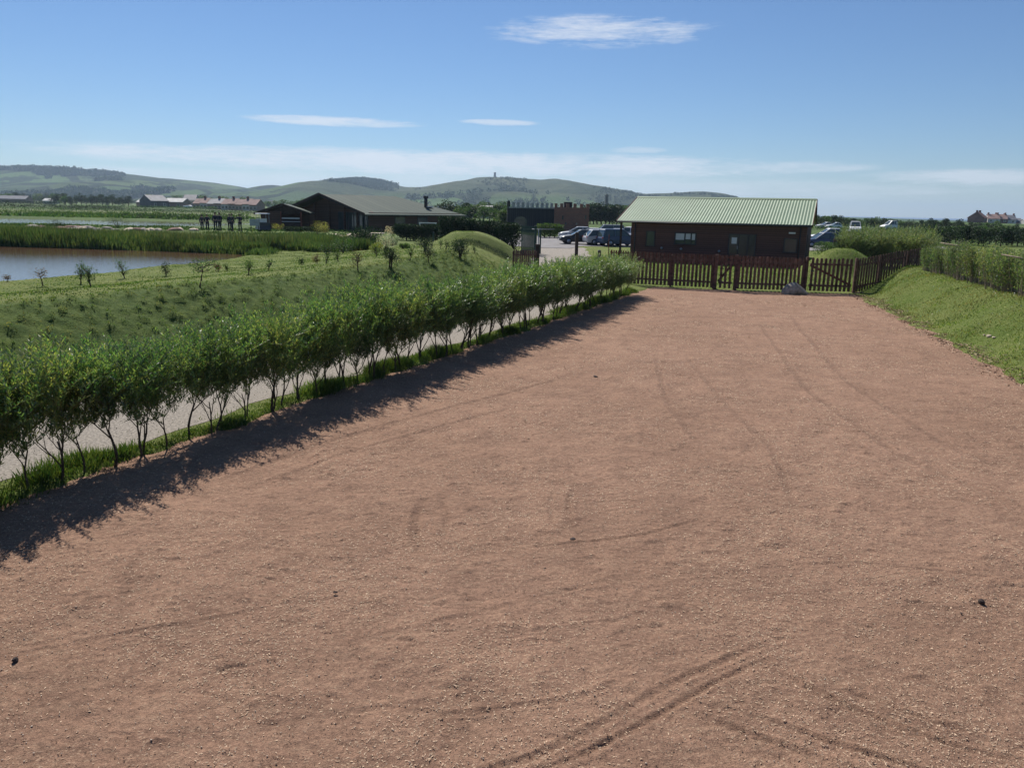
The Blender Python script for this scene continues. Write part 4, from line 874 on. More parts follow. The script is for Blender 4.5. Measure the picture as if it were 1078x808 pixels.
# ------------------------------------------------------------ vehicles
def make_car(paint, L=4.3, W=1.76, Hh=1.48, style='hatch'):
    root = empty('car'); B = MB(); zb = .22; belt = .93 if style != 'van' else 1.12; hx = L/2; hw = W/2
    if style == 'van': st = [(-hx, .42, .78, .86), (-hx+.12, zb, 1.12, .97), (-hx+1.0, zb, 1.15, 1), (hx-1.15, zb, 1.15, 1), (hx-.35, zb, .98, .98), (hx-.02, .36, .72, .88)]
    else: st = [(-hx, .42, .72, .84), (-hx+.1, zb+.05, .88, .95), (-hx+.8, zb, .92, 1), (0, zb, .93, 1), (hx-1.15, zb, .90, 1), (hx-.4, zb+.02, .80, .97), (hx-.02, .38, .62, .86)]
    vs = []; 
    for x, z0, z1, k in st:
        w_ = hw*k; vs += [(x, -w_*.93, z0), (x, -w_, (z0+z1)*.5), (x, -w_*.96, z1-.04), (x, -w_*.86, z1), (x, w_*.86, z1), (x, w_*.96, z1-.04), (x, w_, (z0+z1)*.5), (x, w_*.93, z0)]
    fs = [tuple(range(8)), tuple(range(len(vs)-8, len(vs)))[::-1]]
    for i in range(len(st)-1):
        for j in range(8): fs.append((i*8+j, i*8+8+j, i*8+8+(j+1) % 8, i*8+(j+1) % 8))
    B.add(vs, fs); B.build('body', paint, root)
    if style == 'van': cabp = [(-hx+.10, 1.11), (-hx+.25, Hh-.06), (hx-2.0, Hh-.05), (hx-1.1, 1.13)]
    elif style == 'suv': cabp = [(-hx+.10, .88), (-hx+.32, Hh-.06), (hx-2.0, Hh-.06), (hx-1.25, .88)]
    elif style == 'hatch': cabp = [(-hx+.12, .88), (-hx+.62, Hh-.06), (hx-2.1, Hh-.06), (hx-1.2, .88)]
    else: cabp = [(-hx+.6, .88), (-hx+1.25, Hh-.06), (hx-2.2, Hh-.06), (hx-1.25, .88)]
    (a, za), (b, zb2), (c, zc), (d_, zd_) = cabp; w0, w1 = hw*.88, hw*.70
    G = MB(); G.add([(a, -w0, za), (b, -w1, zb2), (c, -w1, zc), (d_, -w0, zd_), (a, w0, za), (b, w1, zb2), (c, w1, zc), (d_, w0, zd_)], [(0, 3, 2, 1), (4, 5, 6, 7), (0, 1, 5, 4), (2, 3, 7, 6)]); G.build('windows', 'glass', root)
    Rf = MB(); Rf.add([(b-.06, -w1-.02, zb2-.03), (c+.05, -w1-.02, zc-.03), (c+.05, w1+.02, zc-.03), (b-.06, w1+.02, zb2-.03), (b+.05, -w1*.85, Hh), (c-.08, -w1*.85, Hh), (c-.08, w1*.85, Hh), (b+.05, w1*.85, Hh)], [(3, 2, 1, 0), (4, 5, 6, 7), (0, 1, 5, 4), (1, 2, 6, 5), (2, 3, 7, 6), (3, 0, 4, 7)]); Rf.build('roof', paint, root)
    P = MB()
    for s in (-1, 1):
        for (x0, z0, x1, z1) in ((a, za, b, zb2), (d_, zd_, c, zc)): P.bar((x0, s*w0, z0), (x1, s*w1, z1), .07, .07)
        xm = (b+c)/2; P.bar((xm, s*(w0+.0), za), (xm, s*(w1+.005), zb2), .06, .07)
        if style == 'van': P.box(((a+xm)/2-.1, s*(w0+w1)/2, (za+zb2)/2), (abs(xm-a)-.5, .12, .42))
    P.build('pillars', paint, root)
    for x in (-hx+.78, hx-.85):
        for s in (-1, 1):
            T = MB(); T.tube([(x, s*(hw-.2), .31), (x, s*(hw+.01), .31)], .31, 18); wh = T.build('wheel', 'tyre', root)
            T = MB(); T.tube([(x, s*(hw-.02), .31), (x, s*(hw+.025), .31)], .19, 12); T.build('rim', 'rim', wh)
    for s in (-1, 1):
        T = MB(); T.box((hx-.14, s*hw*.66, .64), (.22, .34, .13)); T.build('headlight', 'lampglass', root)
        T = MB(); T.box((-hx+.07, s*hw*.74, .74), (.12, .2, .22)); T.build('tail_light', 'redlamp', root)
        T = MB(); T.box((hx-1.35, s*(hw+.06), .95), (.12, .16, .12)); T.build('mirror', paint, root)
    T = MB(); T.box((hx-.0, 0, .45), (.06, .52, .11)); T.build('number_plate', 'white', root)
    T = MB(); T.box((hx-.03, 0, .6), (.05, .7, .1)); T.build('grille', 'frame', root)
    return root
def car(px, Y, rz, paint, style, label, L=4.3, Hh=1.48, group='cars in the car park', name='car', W=1.76):
    d = ray(px, 250); x = d[0]/d[1]*Y; o = make_car(paint, L, W, Hh, style); o.name = name; o.location = (x, Y, Hs(x, Y)+.03); o.rotation_euler = (0, 0, R(rz)); tag(o, label, 'van' if style == 'van' else 'car', group)
car(610, 78, 188, 'paint_dark', 'hatch', 'black hatchback nearest the play castle, nose to the left', 4.2, 1.42)
car(636, 76.5, 12, 'paint_silver', 'hatch', 'silver hatchback seen from behind, between the black and the blue car', 4.0)
car(652, 75.5, 20, 'paint_blue', 'suv', 'blue car parked at the left corner of the brown lodge', 4.3, 1.6)
car(620, 84, 170, 'paint_white', 'saloon', 'white car whose roof shows over the black hatchback', 4.5, 1.45)
car(637, 89, 180, 'paint_grey', 'suv', 'dark grey tall car behind the silver hatchback', 4.5, 1.75)
car(645.5, 84.5, 170, 'paint_silver', 'saloon', 'silver car behind the blue car, mostly hidden', 4.5, 1.45)
car(606, 90, 180, 'paint_silver', 'hatch', 'pale car half hidden at the foot of the brick block', 4.0, 1.45)
car(658, 92, 160, 'paint_white', 'hatch', 'white car seen through the lodge veranda', 4.0, 1.5)
car(866, 82, 184, 'paint_navy', 'saloon', 'navy car parked right of the lodge gable', 4.7, 1.55)
car(872, 91, 176, 'paint_white', 'saloon', 'white car behind the navy car right of the lodge', 4.6, 1.62)
car(899, 132, 250, 'paint_white', 'van', 'white van parked beyond the willow thicket', 4.4, 2.0)
car(934, 172, 190, 'paint_white', 'van', 'small far white van before the tree line', 3.4, 2.0, 'far vehicles')
car(866, 172, 185, 'paint_silver', 'hatch', 'tiny pale car on the far field, left of its pair', 3.3, 1.4, 'far vehicles')
car(876, 170, 175, 'paint_white', 'hatch', 'tiny white car on the far field, right of its pair', 3.3, 1.4, 'far vehicles')

# canopied buggy beside the large lodge
bx = aty(277, 240, 86)[0]; bg_ = empty('golf_buggy', (bx, 86, .45), R(-60)); tag(bg_, 'dark buggy with white canopy parked at the left end of the lodge', 'buggy')
m = MB(); m.box((0, 0, .5), (2.3, 1.2, .5), 0, .9); m.box((.9, 0, .85), (.35, 1.1, .35)); m.build('body', 'paint_dark', bg_)
m = MB(); m.box((0, 0, 1.95), (1.8, 1.25, .08), 0, .92); m.build('canopy', 'white', bg_)
for sx in (-.8, .75):
    for sy in (-.52, .52): m = MB(); m.tube([(sx, sy, .7), (sx*.95, sy, 1.92)], .025, 6); m.build('canopy_post', 'steel', bg_)
m = MB(); m.box((-.2, 0, .85), (.5, 1.05, .14)); m.box((-.45, 0, 1.15), (.12, 1.05, .5)); m.build('seat', 'white', bg_)
for sx in (-.75, .75):
    for sy in (-.5, .5): T = MB(); T.tube([(sx, sy-.09, .24), (sx, sy+.09, .24)], .24, 12); wh = T.build('wheel', 'tyre', bg_); T = MB(); T.tube([(sx, sy-.1, .24), (sx, sy+.1, .24)], .11, 8); T.build('rim', 'rim', wh)

# ------------------------------------------------------------ people
def skin_mesh(name, verts, edges, radii, mat, parent, levels=1, root=0):
    me = bpy.data.meshes.new(name); me.from_pydata(verts, edges, []); o = bpy.data.objects.new(name, me); COL.objects.link(o)
    md = o.modifiers.new('s', 'SKIN'); sv = me.skin_vertices[0].data
    for i, r in enumerate(radii): sv[i].radius = r if isinstance(r, tuple) else (r, r)
    sv[root].use_root = True
    sb = o.modifiers.new('u', 'SUBSURF'); sb.levels = levels; sb.render_levels = levels
    dg = bpy.context.evaluated_depsgraph_get(); m2 = bpy.data.meshes.new_from_object(o.evaluated_get(dg)); bpy.data.objects.remove(o)
    m2.materials.clear(); m2.materials.append(MT[mat]); m2.polygons.foreach_set('use_smooth', [True]*len(m2.polygons))
    return link(bpy.data.objects.new(name, m2), parent)
def person(px, Y, rz, pose, top, bottom, label, hgt=1.74, hair='hair'):
    d = ray(px, 235); x = d[0]/d[1]*Y; root = empty('person', (x, Y, Hs(x, Y)), R(rz)); tag(root, label, 'person', 'people standing by the far pool'); s = hgt/1.74; root.scale = (s, s, s)
    al = pose.get('al', [(-.24, .0, 1.18), (-.27, .03, .93), (-.27, .08, .80)]); ar = pose.get('ar', [(.24, .0, 1.18), (.27, .03, .93), (.27, .08, .80)])
    st = pose.get('st', .0); ln = pose.get('lean', 0)
    V = [(0, 0, .95), (0, ln*.3, 1.18), (0, ln*.7, 1.38), (0, ln+.0, 1.49), (0, ln+.01, 1.56), (0, ln+.03, 1.64), (0, ln+.02, 1.72),
         (-.17, ln*.6, 1.41), *al, (.17, ln*.6, 1.41), *ar, (-.10, 0, .88), (-.11, .03+st, .48), (-.11, -.01+st, .08), (-.12, .12+st, .04), (.10, 0, .88), (.11, .03-st, .48), (.11, -.01-st, .08), (.12, .12-st, .04)]
    E = [(0, 1), (1, 2), (2, 3), (3, 4), (4, 5), (5, 6), (2, 7), (7, 8), (8, 9), (9, 10), (2, 11), (11, 12), (12, 13), (13, 14), (0, 15), (15, 16), (16, 17), (17, 18), (0, 19), (19, 20), (20, 21), (21, 22)]
    Rr = [(.15, .11), (.14, .10), (.16, .11), .06, .07, .095, .075, .065, .048, .04, .045, .065, .048, .04, .045, .09, .062, .045, .04, .09, .062, .045, .04]
    skin_mesh('body', V, E, Rr, 'skin', root)
    k = 1.16
    tv = [0, 1, 2, 7, 8, 9, 11, 12, 13]; mp = {v: i for i, v in enumerate(tv)}; te = [(mp[a], mp[b]) for a, b in E if a in mp and b in mp]
    skin_mesh('jacket', [V[i] for i in tv], te, [tuple(q*k+.012 for q in (Rr[i] if isinstance(Rr[i], tuple) else (Rr[i],)*2)) for i in tv], top, root)
    tv = [0, 15, 16, 17, 19, 20, 21]; mp = {v: i for i, v in enumerate(tv)}; te = [(mp[a], mp[b]) for a, b in E if a in mp and b in mp]
    skin_mesh('trousers', [V[i] for i in tv], te, [tuple(q*k+.006 for q in (Rr[i] if isinstance(Rr[i], tuple) else (Rr[i],)*2)) for i in tv], bottom, root)
    for i in (18, 22): m = MB(); x_, y_, z_ = V[i]; m.box((x_, y_-.05, .05), (.11, .29, .1), 0, .8); m.build('shoe', 'tyre', root)
    m = MB(); m.tube([(0, ln-.03, 1.60), (0, ln-.02, 1.70), (0, ln, 1.765), (0, ln, 1.80)], [.088, .112, .088, .03], 10); m.build('hair', hair, root)
poses = [{}, {'al': [(-.27, .10, 1.22), (-.22, .30, 1.12), (-.15, .36, 1.15)]}, {'ar': [(.36, .02, 1.32), (.55, .10, 1.30), (.66, .13, 1.32)], 'al': [(-.27, .08, 1.2), (-.18, .25, 1.1), (-.1, .28, 1.12)]}, {'st': .12, 'lean': .05}, {'al': [(-.32, -.02, 1.2), (-.2, .05, 1.0), (-.1, .1, 1.02)], 'ar': [(.32, -.02, 1.2), (.2, .05, 1.0), (.1, .1, 1.02)]}]
for px, Y, rz, po, tp, bt, lb, h in ((212.6, 85, 20, 3, 'clothgrey', 'clothdark', 'leftmost person of the group by the far pool, in dark grey, leaning forward', 1.6), (218.2, 84.5, 200, 1, 'clothdark', 'clothdark', 'second person from the left by the far pool, in navy, arm raised to the chest', 1.65),
                                 (226.8, 84, 190, 0, 'clothdark', 'clothdark', 'left one of the two tallest dark dressed people by the far pool', 1.86), (231.3, 84, 160, 4, 'clothdark', 'clothgrey', 'right one of the two tallest people by the far pool, hands at waist', 1.84),
                                 (241.8, 84.5, 180, 1, 'clothdark', 'clothdark', 'dark dressed person standing almost behind another, near the buggy side', 1.72), (244.6, 83.6, 150, 3, 'clothgrey', 'clothdark', 'person in dark grey mid stride in front of another person', 1.76),
                                 (252.6, 84, 180, 2, 'clothdark', 'clothdark', 'rightmost standing person by the far pool, one arm held out sideways', 1.74)):
    person(px, Y, rz, poses[po], tp, bt, lb, h)
d = ray(268, 236); x = d[0]/d[1]*84; s_ = empty('display_board', (x, 84, Hs(x, 84)), .1); tag(s_, 'grey display board on legs between the people and the buggy', 'board')
m = MB(); m.box((0, 0, .95), (1.0, .05, .7)); m.build('board', 'steel', s_)
for x_ in (-.4, .4): m = MB(); m.box((x_, .05, .35), (.06, .04, .9)); m.build('leg', 'darkwood', s_)

# ------------------------------------------------------------ bushes, saplings and hedges
def bush(name, r, h, mat, n=900, size=.09, clumps=14, label=None, cat='bush', group=None, stems=True, flat=1.0):
    root = empty(name); cs, rs = [], []
    for i in range(clumps):
        a = random.uniform(0, 6.28); q = r*.7*math.sqrt(random.random()); z = h*(.28+.55*random.random()*(1-.35*(q/r)))
        cs.append((math.cos(a)*q, math.sin(a)*q, z)); rs.append(random.uniform(.3, .5)*min(r, h*.8))
    f = foliage('foliage', clump_leaves(cs, rs, n//clumps, size, .4, .5, flat), mat, root)
    if stems:
        m = MB()
        for i in range(5):
            a = random.uniform(0, 6.28); q = r*.5*random.random(); m.tube([(math.cos(a)*.04, math.sin(a)*.04, -.06), (math.cos(a)*q*.6, math.sin(a)*q*.6, h*.35), (math.cos(a)*q, math.sin(a)*q, h*.7)], [.03, .02, .008], 5, False)
        m.build('stems', 'bark', root)
    if label: tag(root, label, cat, group)
    return root
def put(o, px, py, lo=8, hi=170, s=1, dz=0):
    x, y, z = onground(px, py, lo, hi); o.location = (x, y, z+dz); o.scale = (s, s, s); o.rotation_euler = (0, 0, random.uniform(0, 6.28)); return o
def sapling(h, shape, mat, dens=1.0):
    """young tree: thin leaning stem, a few limbs, sparse crown"""
    root = empty('sapling'); m = MB(); tips = []
    lean = Vector((random.gauss(0, .10), random.gauss(0, .06), 0)); p = Vector((0, 0, -.05)); pts = [p]
    for i in range(5): p = p+Vector((lean.x*h*.2+random.gauss(0, .015), lean.y*h*.2, h*.62/5)); pts.append(p)
    m.tube(pts, [.028*h**.3*(1-.12*i) for i in range(6)], 6, False)
    nb = 11
    for i in range(nb):
        b = pts[random.randint(2, 5)] if shape != 'flat' else pts[random.randint(4, 5)]
        a = random.uniform(0, 6.28); up = {'flat': random.uniform(.15, .5), 'up': random.uniform(1.2, 2.5), 'round': random.uniform(.3, 1.4)}[shape]
        d = Vector((math.cos(a), math.sin(a), up)).normalized(); l = h*random.uniform(.22, .42); q = b+d*l*.5+Vector((0, 0, random.gauss(0, .02))); e = b+d*l
        m.tube([b, q, e], [.012, .008, .004], 4, False); tips += [q, e, (q+e)/2]
        if random.random() < .7: e2 = q+Vector((random.gauss(0, .1), random.gauss(0, .1), .12))*h*.9; m.tube([q, e2], [.007, .003], 4, False); tips.append(e2)
    m.build('trunk', 'bark', root)
    per = int(8*dens); foliage('crown', clump_leaves([t[:] for t in tips], [.15*h**.5]*len(tips), per, .055, .3, .45), mat, root)
    return root
saps = [(46, 301, .80, 'flat', 'leafbrown', .5, 'flat topped reddish sapling, nearly leafless, at the left of the pond edge'), (85, 299, .84, 'up', 'leafmid', 1.0, 'upright sapling, left of the close pair above the pond'), (96, 302, .80, 'up', 'leafmid', 1.0, 'right one of the close pair of upright saplings'),
        (131, 293, .80, 'up', 'leafmid', 1.1, 'small sapling with a grassy foot against the pond, right of the close pair'), (175, 290, .72, 'round', 'leafdark', 1.3, 'small dark round headed sapling in front of the pond'), (210, 302, 1.02, 'flat', 'leafmid', 1.0, 'wide spreading sapling standing lowest on the bank edge with shadow below'),
        (230, 286, .5, 'round', 'leafbrown', 1.0, 'tiny reddish tipped sapling at the pond end'), (240, 285, .42, 'up', 'leafmid', .5, 'tiny bare twig of a sapling beside the pond end'), (262, 289, .70, 'up', 'leafmid', .8, 'slanting sapling just right of the pond end'),
        (282.5, 285, .52, 'up', 'leafmid', .6, 'thin twig like sapling before the low reeds'), (319, 279, .50, 'up', 'leafmid', .8, 'short sapling with dark foot before the reeds'), (333, 277.6, .62, 'round', 'leafbrown', .8, 'greyish sapling before the reeds'),
        (343, 277.6, .52, 'up', 'leafmid', .6, 'little upright sapling right of the greyish one'), (356, 275, .60, 'round', 'leafmid', .8, 'small sapling with dark base left of the tall single one'), (377, 285, .98, 'round', 'leafbrown', .9, 'tall single sapling with thin straight trunk and brownish head'),
        (397, 270, .75, 'round', 'leafmid', .9, 'sapling in front of the flowering shrubs'), (431, 274, 1.0, 'up', 'leafmid', .8, 'slim sapling in the middle of the mown lawn'), (451.6, 276.4, 1.15, 'round', 'leafdark', 2.2, 'dark headed sapling on a straight trunk on the lawn'),
        (463, 262, .75, 'up', 'leafmid', .7, 'thin sapling left of the pair before the mound'), (470, 262, .70, 'up', 'leafmid', .7, 'thin sapling right of the pair before the mound'), (500, 267, .6, 'up', 'leafmid', .6, 'thin sapling right of the big round bush'),
        (8, 297, .35, 'flat', 'leafbrown', .4, 'tiny reddish twig at the left picture edge by the pond')]
for px, py, h, sh, mt, dn, lb in saps: tag(put(sapling(h*(.9 if px < 220 else .78), sh, mt, dn), px, py), lb, 'sapling', 'saplings planted along the pond bank')
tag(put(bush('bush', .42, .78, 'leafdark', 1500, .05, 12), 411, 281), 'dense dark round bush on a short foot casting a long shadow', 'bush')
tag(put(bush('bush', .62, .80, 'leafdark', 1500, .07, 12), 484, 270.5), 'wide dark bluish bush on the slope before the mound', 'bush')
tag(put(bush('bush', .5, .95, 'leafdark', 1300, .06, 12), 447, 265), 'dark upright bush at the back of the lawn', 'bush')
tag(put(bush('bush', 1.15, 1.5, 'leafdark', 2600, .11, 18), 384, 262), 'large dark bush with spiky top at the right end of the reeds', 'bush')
for px, py, r_, h_, mt, lb in ((406, 262, .7, .9, 'blossom', 'pale flowering shrub right of the large dark bush'), (413, 259, .6, 1.0, 'blossom', 'pale pink white shrub touching the dark clipped hedge'), (411, 250, .5, 1.2, 'blossom', 'small white headed shrub before the long lodge wall'),
                               (335, 248, 1.2, 1.3, 'leafyellow', 'yellow green feathery shrub before the glazed gable'), (366, 256, 1.0, .6, 'leafyellow', 'low bright yellow shrub among the reeds'), (292, 243, .9, .8, 'leafyellow', 'small yellowish shrub beside the porch'),
                               (345, 268, 1.1, .8, 'reed', 'bushy green clump on the pond bank'), (362, 266, 1.0, .9, 'leafmid', 'bushy pale clump beside the large dark bush'), (396, 265, .6, .5, 'leafyellow', 'low pale shrub at the foot of the large dark bush'),
                               (425, 262, .4, .3, 'leafmid', 'tiny low shrub on the lawn'), (60, 242, 1.1, .9, 'leafdark', 'dark rounded bush at the pool with white banks'), (124, 240, 1.3, 1.5, 'leafdark', 'darkest round bush at the right end of the far pool')):
    tag(put(bush('shrub', r_, h_, mt, 900, .08 if mt != 'blossom' else .07, 10), px, py, 20, 170), lb, 'shrub')

def reeds(name, x, y, h, wd, mat, label):
    tag(gmesh(name, x, y, h, wd, mat, .22), kind='stuff', cat='reeds', label=label)
def farbank(x): return FS(x)-.9
x = rng.uniform(-62, -15.6, 60000); y = farbank(x)+.1+rng.random(len(x))**1.2*6.0; k = y < 62; x, y = x[k], y[k]
hmod = .75+.6*np.clip(fbm(x*.35, y*.5, 3, 111)+.5, 0, 1); hmod *= 1-.42*ss(-32, -19, x)
reeds('reed_bed', x, y, .98*hmod*rng.uniform(.6, 1.12, len(x)), .05+.05*rng.random(len(x)), 'reed', 'long bed of tall green reeds along the far side of the pond')
x = rng.uniform(-60, -14, 9000); y = farbank(x)+2+rng.random(len(x))*4
reeds('reed_tops', x, y, 1.08*rng.uniform(.8, 1.1, len(x)), .04+.03*rng.random(len(x)), 'reedtop', 'paler yellowish tips over the reed bed')
x, y = scatter(22000, -17.5, -9, 48.5, 60, lambda x, y: (np.abs(fbm(x*.3, y*.25, 3, 113)) > .03)*(y > 49.5-(x+15)*.8))
reeds('low_reeds', x, y, .75*(.5+np.clip(fbm(x*.4, y*.4, 3, 114)+.5, 0, 1))*rng.uniform(.5, 1.1, len(x)), .05+.04*rng.random(len(x)), 'reed', 'patch of lower reeds between the pond end and the large lodge')
x, y = scatter(3000, -16.2, -13.4, 44.5, 49, lambda x, y: ss(-.6, .4, x-SH(y))*(1-ss(.6, 1.6, x-SH(y)))*.9)
reeds('shore_rushes', x, y, .38*rng.uniform(.4, 1.1, len(x)), .04+.03*rng.random(len(x)), 'reed', 'short rushes along the near shore at the pond end')
x, y = scatter(26000, -100, -12, 60, 92, lambda x, y: (fbm(x*.12, y*.2, 3, 115) > -.02)*1.0)
reeds('marsh_grass', x, y, .26*rng.uniform(.4, 1.1, len(x)), .12+.08*rng.random(len(x)), 'reed', 'marshy grass between the reed bed and the far pool')
x, y = scatter(15000, -150, -22, 130, 165, lambda x, y: (fbm(x*.05, y*.12, 3, 116) > .05)*1.0)
reeds('scrub_beyond_pool', x, y, .6*rng.uniform(.4, 1.1, len(x)), .3+.25*rng.random(len(x)), 'leafmid', 'low scrub beyond the far pool')
for i in range(40):
    px = random.uniform(10, 205); py = 242-(px < 130)*random.uniform(0, 2.0)+px*.004; x, y, z = onground(px, py, 60, 170)
    rock('rock', (x, y, z), random.uniform(.3, .8), random.choice(['stonewhite', 'stone', 'rosered']), 'pale rock on the bank of the far pool', 'rock', 'rocks lining the far pool', sq=(1.3, .9, .55), seed=300+i, sub=2)
for i in range(22):
    px = random.uniform(340, 404); py = random.uniform(246, 252); x, y, z = onground(px, py, 50, 90)
    rock('slab', (x, y, z), random.uniform(.35, .75), random.choice(['stonewhite', 'stone', 'stonewhite']), 'flat pale rock in the rockery before the glazed gable', 'rock', 'rocks of the rockery', sq=(1.5, 1.1, .3), seed=400+i, sub=2)

def hedge_line(name, pts, h, w_, mat, n, size, label, group=None, kind=None, cat='hedge', z0=None, var=.12, stems=False):
    """one clipped or rough hedge as a thing: leaves over its whole volume"""
    P = []; seg = [(a, b, math.hypot(b[0]-a[0], b[1]-a[1])) for a, b in zip(pts[:-1], pts[1:])]; Lt = sum(s[2] for s in seg)
    x0, y0 = pts[0]; allP = []
    for a, b, L in seg:
        m_ = int(n*L/Lt); t = rng.random(m_); o_ = rng.uniform(-1, 1, m_)*w_/2; dx_, dy_ = (b[0]-a[0])/L, (b[1]-a[1])/L
        x = a[0]+(b[0]-a[0])*t-dy_*o_; y = a[1]+(b[1]-a[1])*t+dx_*o_; hh = h*(1+var*2*fbm(x*.8/max(h, .5), y*.8/max(h, .5), 3, 121))*(1-.25*(np.abs(o_)/(w_/2))**3)
        zf = rng.random(m_)**.55; z = H(x, y)+hh*zf
        allP.append(np.stack([x-x0, y-y0, z], 1))
    Pn = np.concatenate(allP); D = rdir(len(Pn), .5); V = leaf_quads(Pn, D, rdir(len(Pn)), size*rng.uniform(.6, 1.3, len(Pn)), size*.6*rng.uniform(.7, 1.3, len(Pn)))
    root = empty(name, (x0, y0, 0)); foliage('foliage', V, mat, root)
    # woody core
    m = MB()
    for a, b, L in seg:
        k = max(2, int(L/.6))
        for i in range(k):
            t = (i+.5)/k; x = a[0]+(b[0]-a[0])*t; y = a[1]+(b[1]-a[1])*t; g_ = Hs(x, y)
            m.tube([(x-x0, y-y0, g_-.1), (x-x0+random.gauss(0, .12), y-y0, g_+h*.45), (x-x0+random.gauss(0, .2), y-y0+random.gauss(0, .1), g_+h*.85)], [.05*h, .035*h, .01*h], 5, False)
    m.build('stems', 'barkpale' if stems else 'bark', root)
    if kind: root['kind'] = kind
    return tag(root, label, cat, group)
def px2(px, Y): d = ray(px, 235); return (d[0]/d[1]*Y, Y)
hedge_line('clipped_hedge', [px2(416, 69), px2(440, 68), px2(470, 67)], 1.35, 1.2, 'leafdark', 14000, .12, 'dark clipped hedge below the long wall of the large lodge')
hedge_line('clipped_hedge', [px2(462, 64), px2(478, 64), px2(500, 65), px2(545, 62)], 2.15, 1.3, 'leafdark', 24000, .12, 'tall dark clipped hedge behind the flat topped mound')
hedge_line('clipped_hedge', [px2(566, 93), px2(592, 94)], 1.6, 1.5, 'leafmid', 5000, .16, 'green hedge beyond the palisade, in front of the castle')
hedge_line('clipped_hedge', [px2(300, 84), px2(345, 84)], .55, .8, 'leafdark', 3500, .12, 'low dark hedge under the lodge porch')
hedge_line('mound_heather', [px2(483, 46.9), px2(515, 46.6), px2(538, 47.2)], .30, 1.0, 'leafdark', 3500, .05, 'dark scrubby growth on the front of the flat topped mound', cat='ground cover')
hedge_line('clipped_hedge', [(.392*63, 63), (.414*65, 65)], 1.15, 1.8, 'leafmid', 3500, .09, 'rounded green hedge beside the navy car')

# hedge on the right bank: separate upright shrubs on pale stakes
def bank_shrub(h):
    root = empty('hedge_shrub'); m = MB(); Ps = []
    for i in range(11):
        a = random.uniform(0, 6.28); q = random.uniform(.05, .34); top = Vector((math.cos(a)*q*1.3, math.sin(a)*q*1.3, h*random.uniform(.7, 1.05)))
        mid = Vector((math.cos(a)*q, math.sin(a)*q, h*.5)); b = Vector((math.cos(a)*q*.6, math.sin(a)*q*.6, -.06)); m.tube([b, mid, top], [.014, .010, .004], 4, False)
        for _ in range(130):
            t = random.uniform(.12, 1.05)**.8; p = b.lerp(mid, min(1, t*2)) if t < .5 else mid.lerp(top, t*2-1); Ps.append((p+Vector((random.gauss(0, .07), random.gauss(0, .07), random.gauss(0, .03))))[:])
    m.build('stems', 'barkpale', root); Ps = np.array(Ps); n = len(Ps)
    foliage('foliage', leaf_quads(Ps, rdir(n, .9), rdir(n), rng.uniform(.04, .085, n), rng.uniform(.018, .034, n)), 'leafhedge', root); return root
bp_ = [bank_shrub(h) for h in (1.25, 1.35, 1.15, 1.4)]
for b_ in bp_: b_.location = (0, 0, -50)
yb = 16.0; first = {}
while yb < 34.3:
    i = random.randrange(4); o = bp_[i] if i not in first else copy_tree(bp_[i]); first[i] = 1
    x = float(RB(yb))+2.75+random.gauss(0, .1)+(yb < 24)*.0; o.location = (x, yb, Hs(x, yb)); s = random.uniform(.85, 1.08)*(1-.12*(yb > 31)); o.scale = (s, s, s); o.rotation_euler = (random.gauss(0, .06), random.gauss(0, .06), random.uniform(0, 6.28))
    tag(o, 'thin stemmed leafy hedge shrub on top of the right bank', 'shrub', 'hedge shrubs along the top of the right bank'); yb += random.uniform(.28, .40)
for px, py, a, lb in ((1037, 270, .5, 'bleached bare branch sticking out of the hedge left of centre'), (1068, 287, .05, 'bleached branch lying across the hedge at the right edge')):
    pass
for j, (y0, zc, lb) in enumerate(((30.2, 1.28, 'bleached bare branch sticking out of the middle of the right hedge'), (24.0, 1.12, 'bleached branch lying across the hedge at the right picture edge'))):
    x0 = float(RB(y0))+2.35; g_ = Hs(x0, y0); r = empty('bare_branch', (x0, y0, g_)); tag(r, lb, 'branch')
    m = MB(); m.tube([(-.1, .5, zc+.08), (.25, 0, zc), (.7, -.6, zc-.12)], [.02, .028, .02], 6); m.build('limb', 'barkpale', r)
    m = MB(); m.tube([(.25, 0, zc), (.35, .05, zc-.4), (.4, 0, zc-1.25)], [.02, .02, .02], 6); m.tube([(.25, 0, zc), (.5, .1, zc+.2)], [.014, .006], 5); m.build('twig', 'barkpale', r)
# willow thicket beyond the fence on the right
th = [make_willow(1.75, .62, 170, 'leafhedge', .2) for _ in range(3)]; u = [0, 0, 0]; tk = 0
GT = 'light green willows of the thicket behind the fence'
for px in np.arange(899, 975, 3.6):
    for Yt in (54+random.uniform(-1, 1), 60+random.uniform(-1.5, 1.5)):
        i = tk % 3; tk += 1; o = th[i] if not u[i] else copy_tree(th[i]); u[i] = 1
        x, y = px2(px+random.uniform(-1.5, 1.5), Yt); o.location = (x, y, Hs(x, y)); s = random.uniform(.92, 1.12)*(1.1 if Yt > 52 else .95); o.scale = (s*1.35, s*1.35, s*1.2); o.rotation_euler = (0, 0, random.uniform(0, 6.28))
        tag(o, 'light green bushy willow in the thicket behind the picket fence on the right', 'shrub', GT)

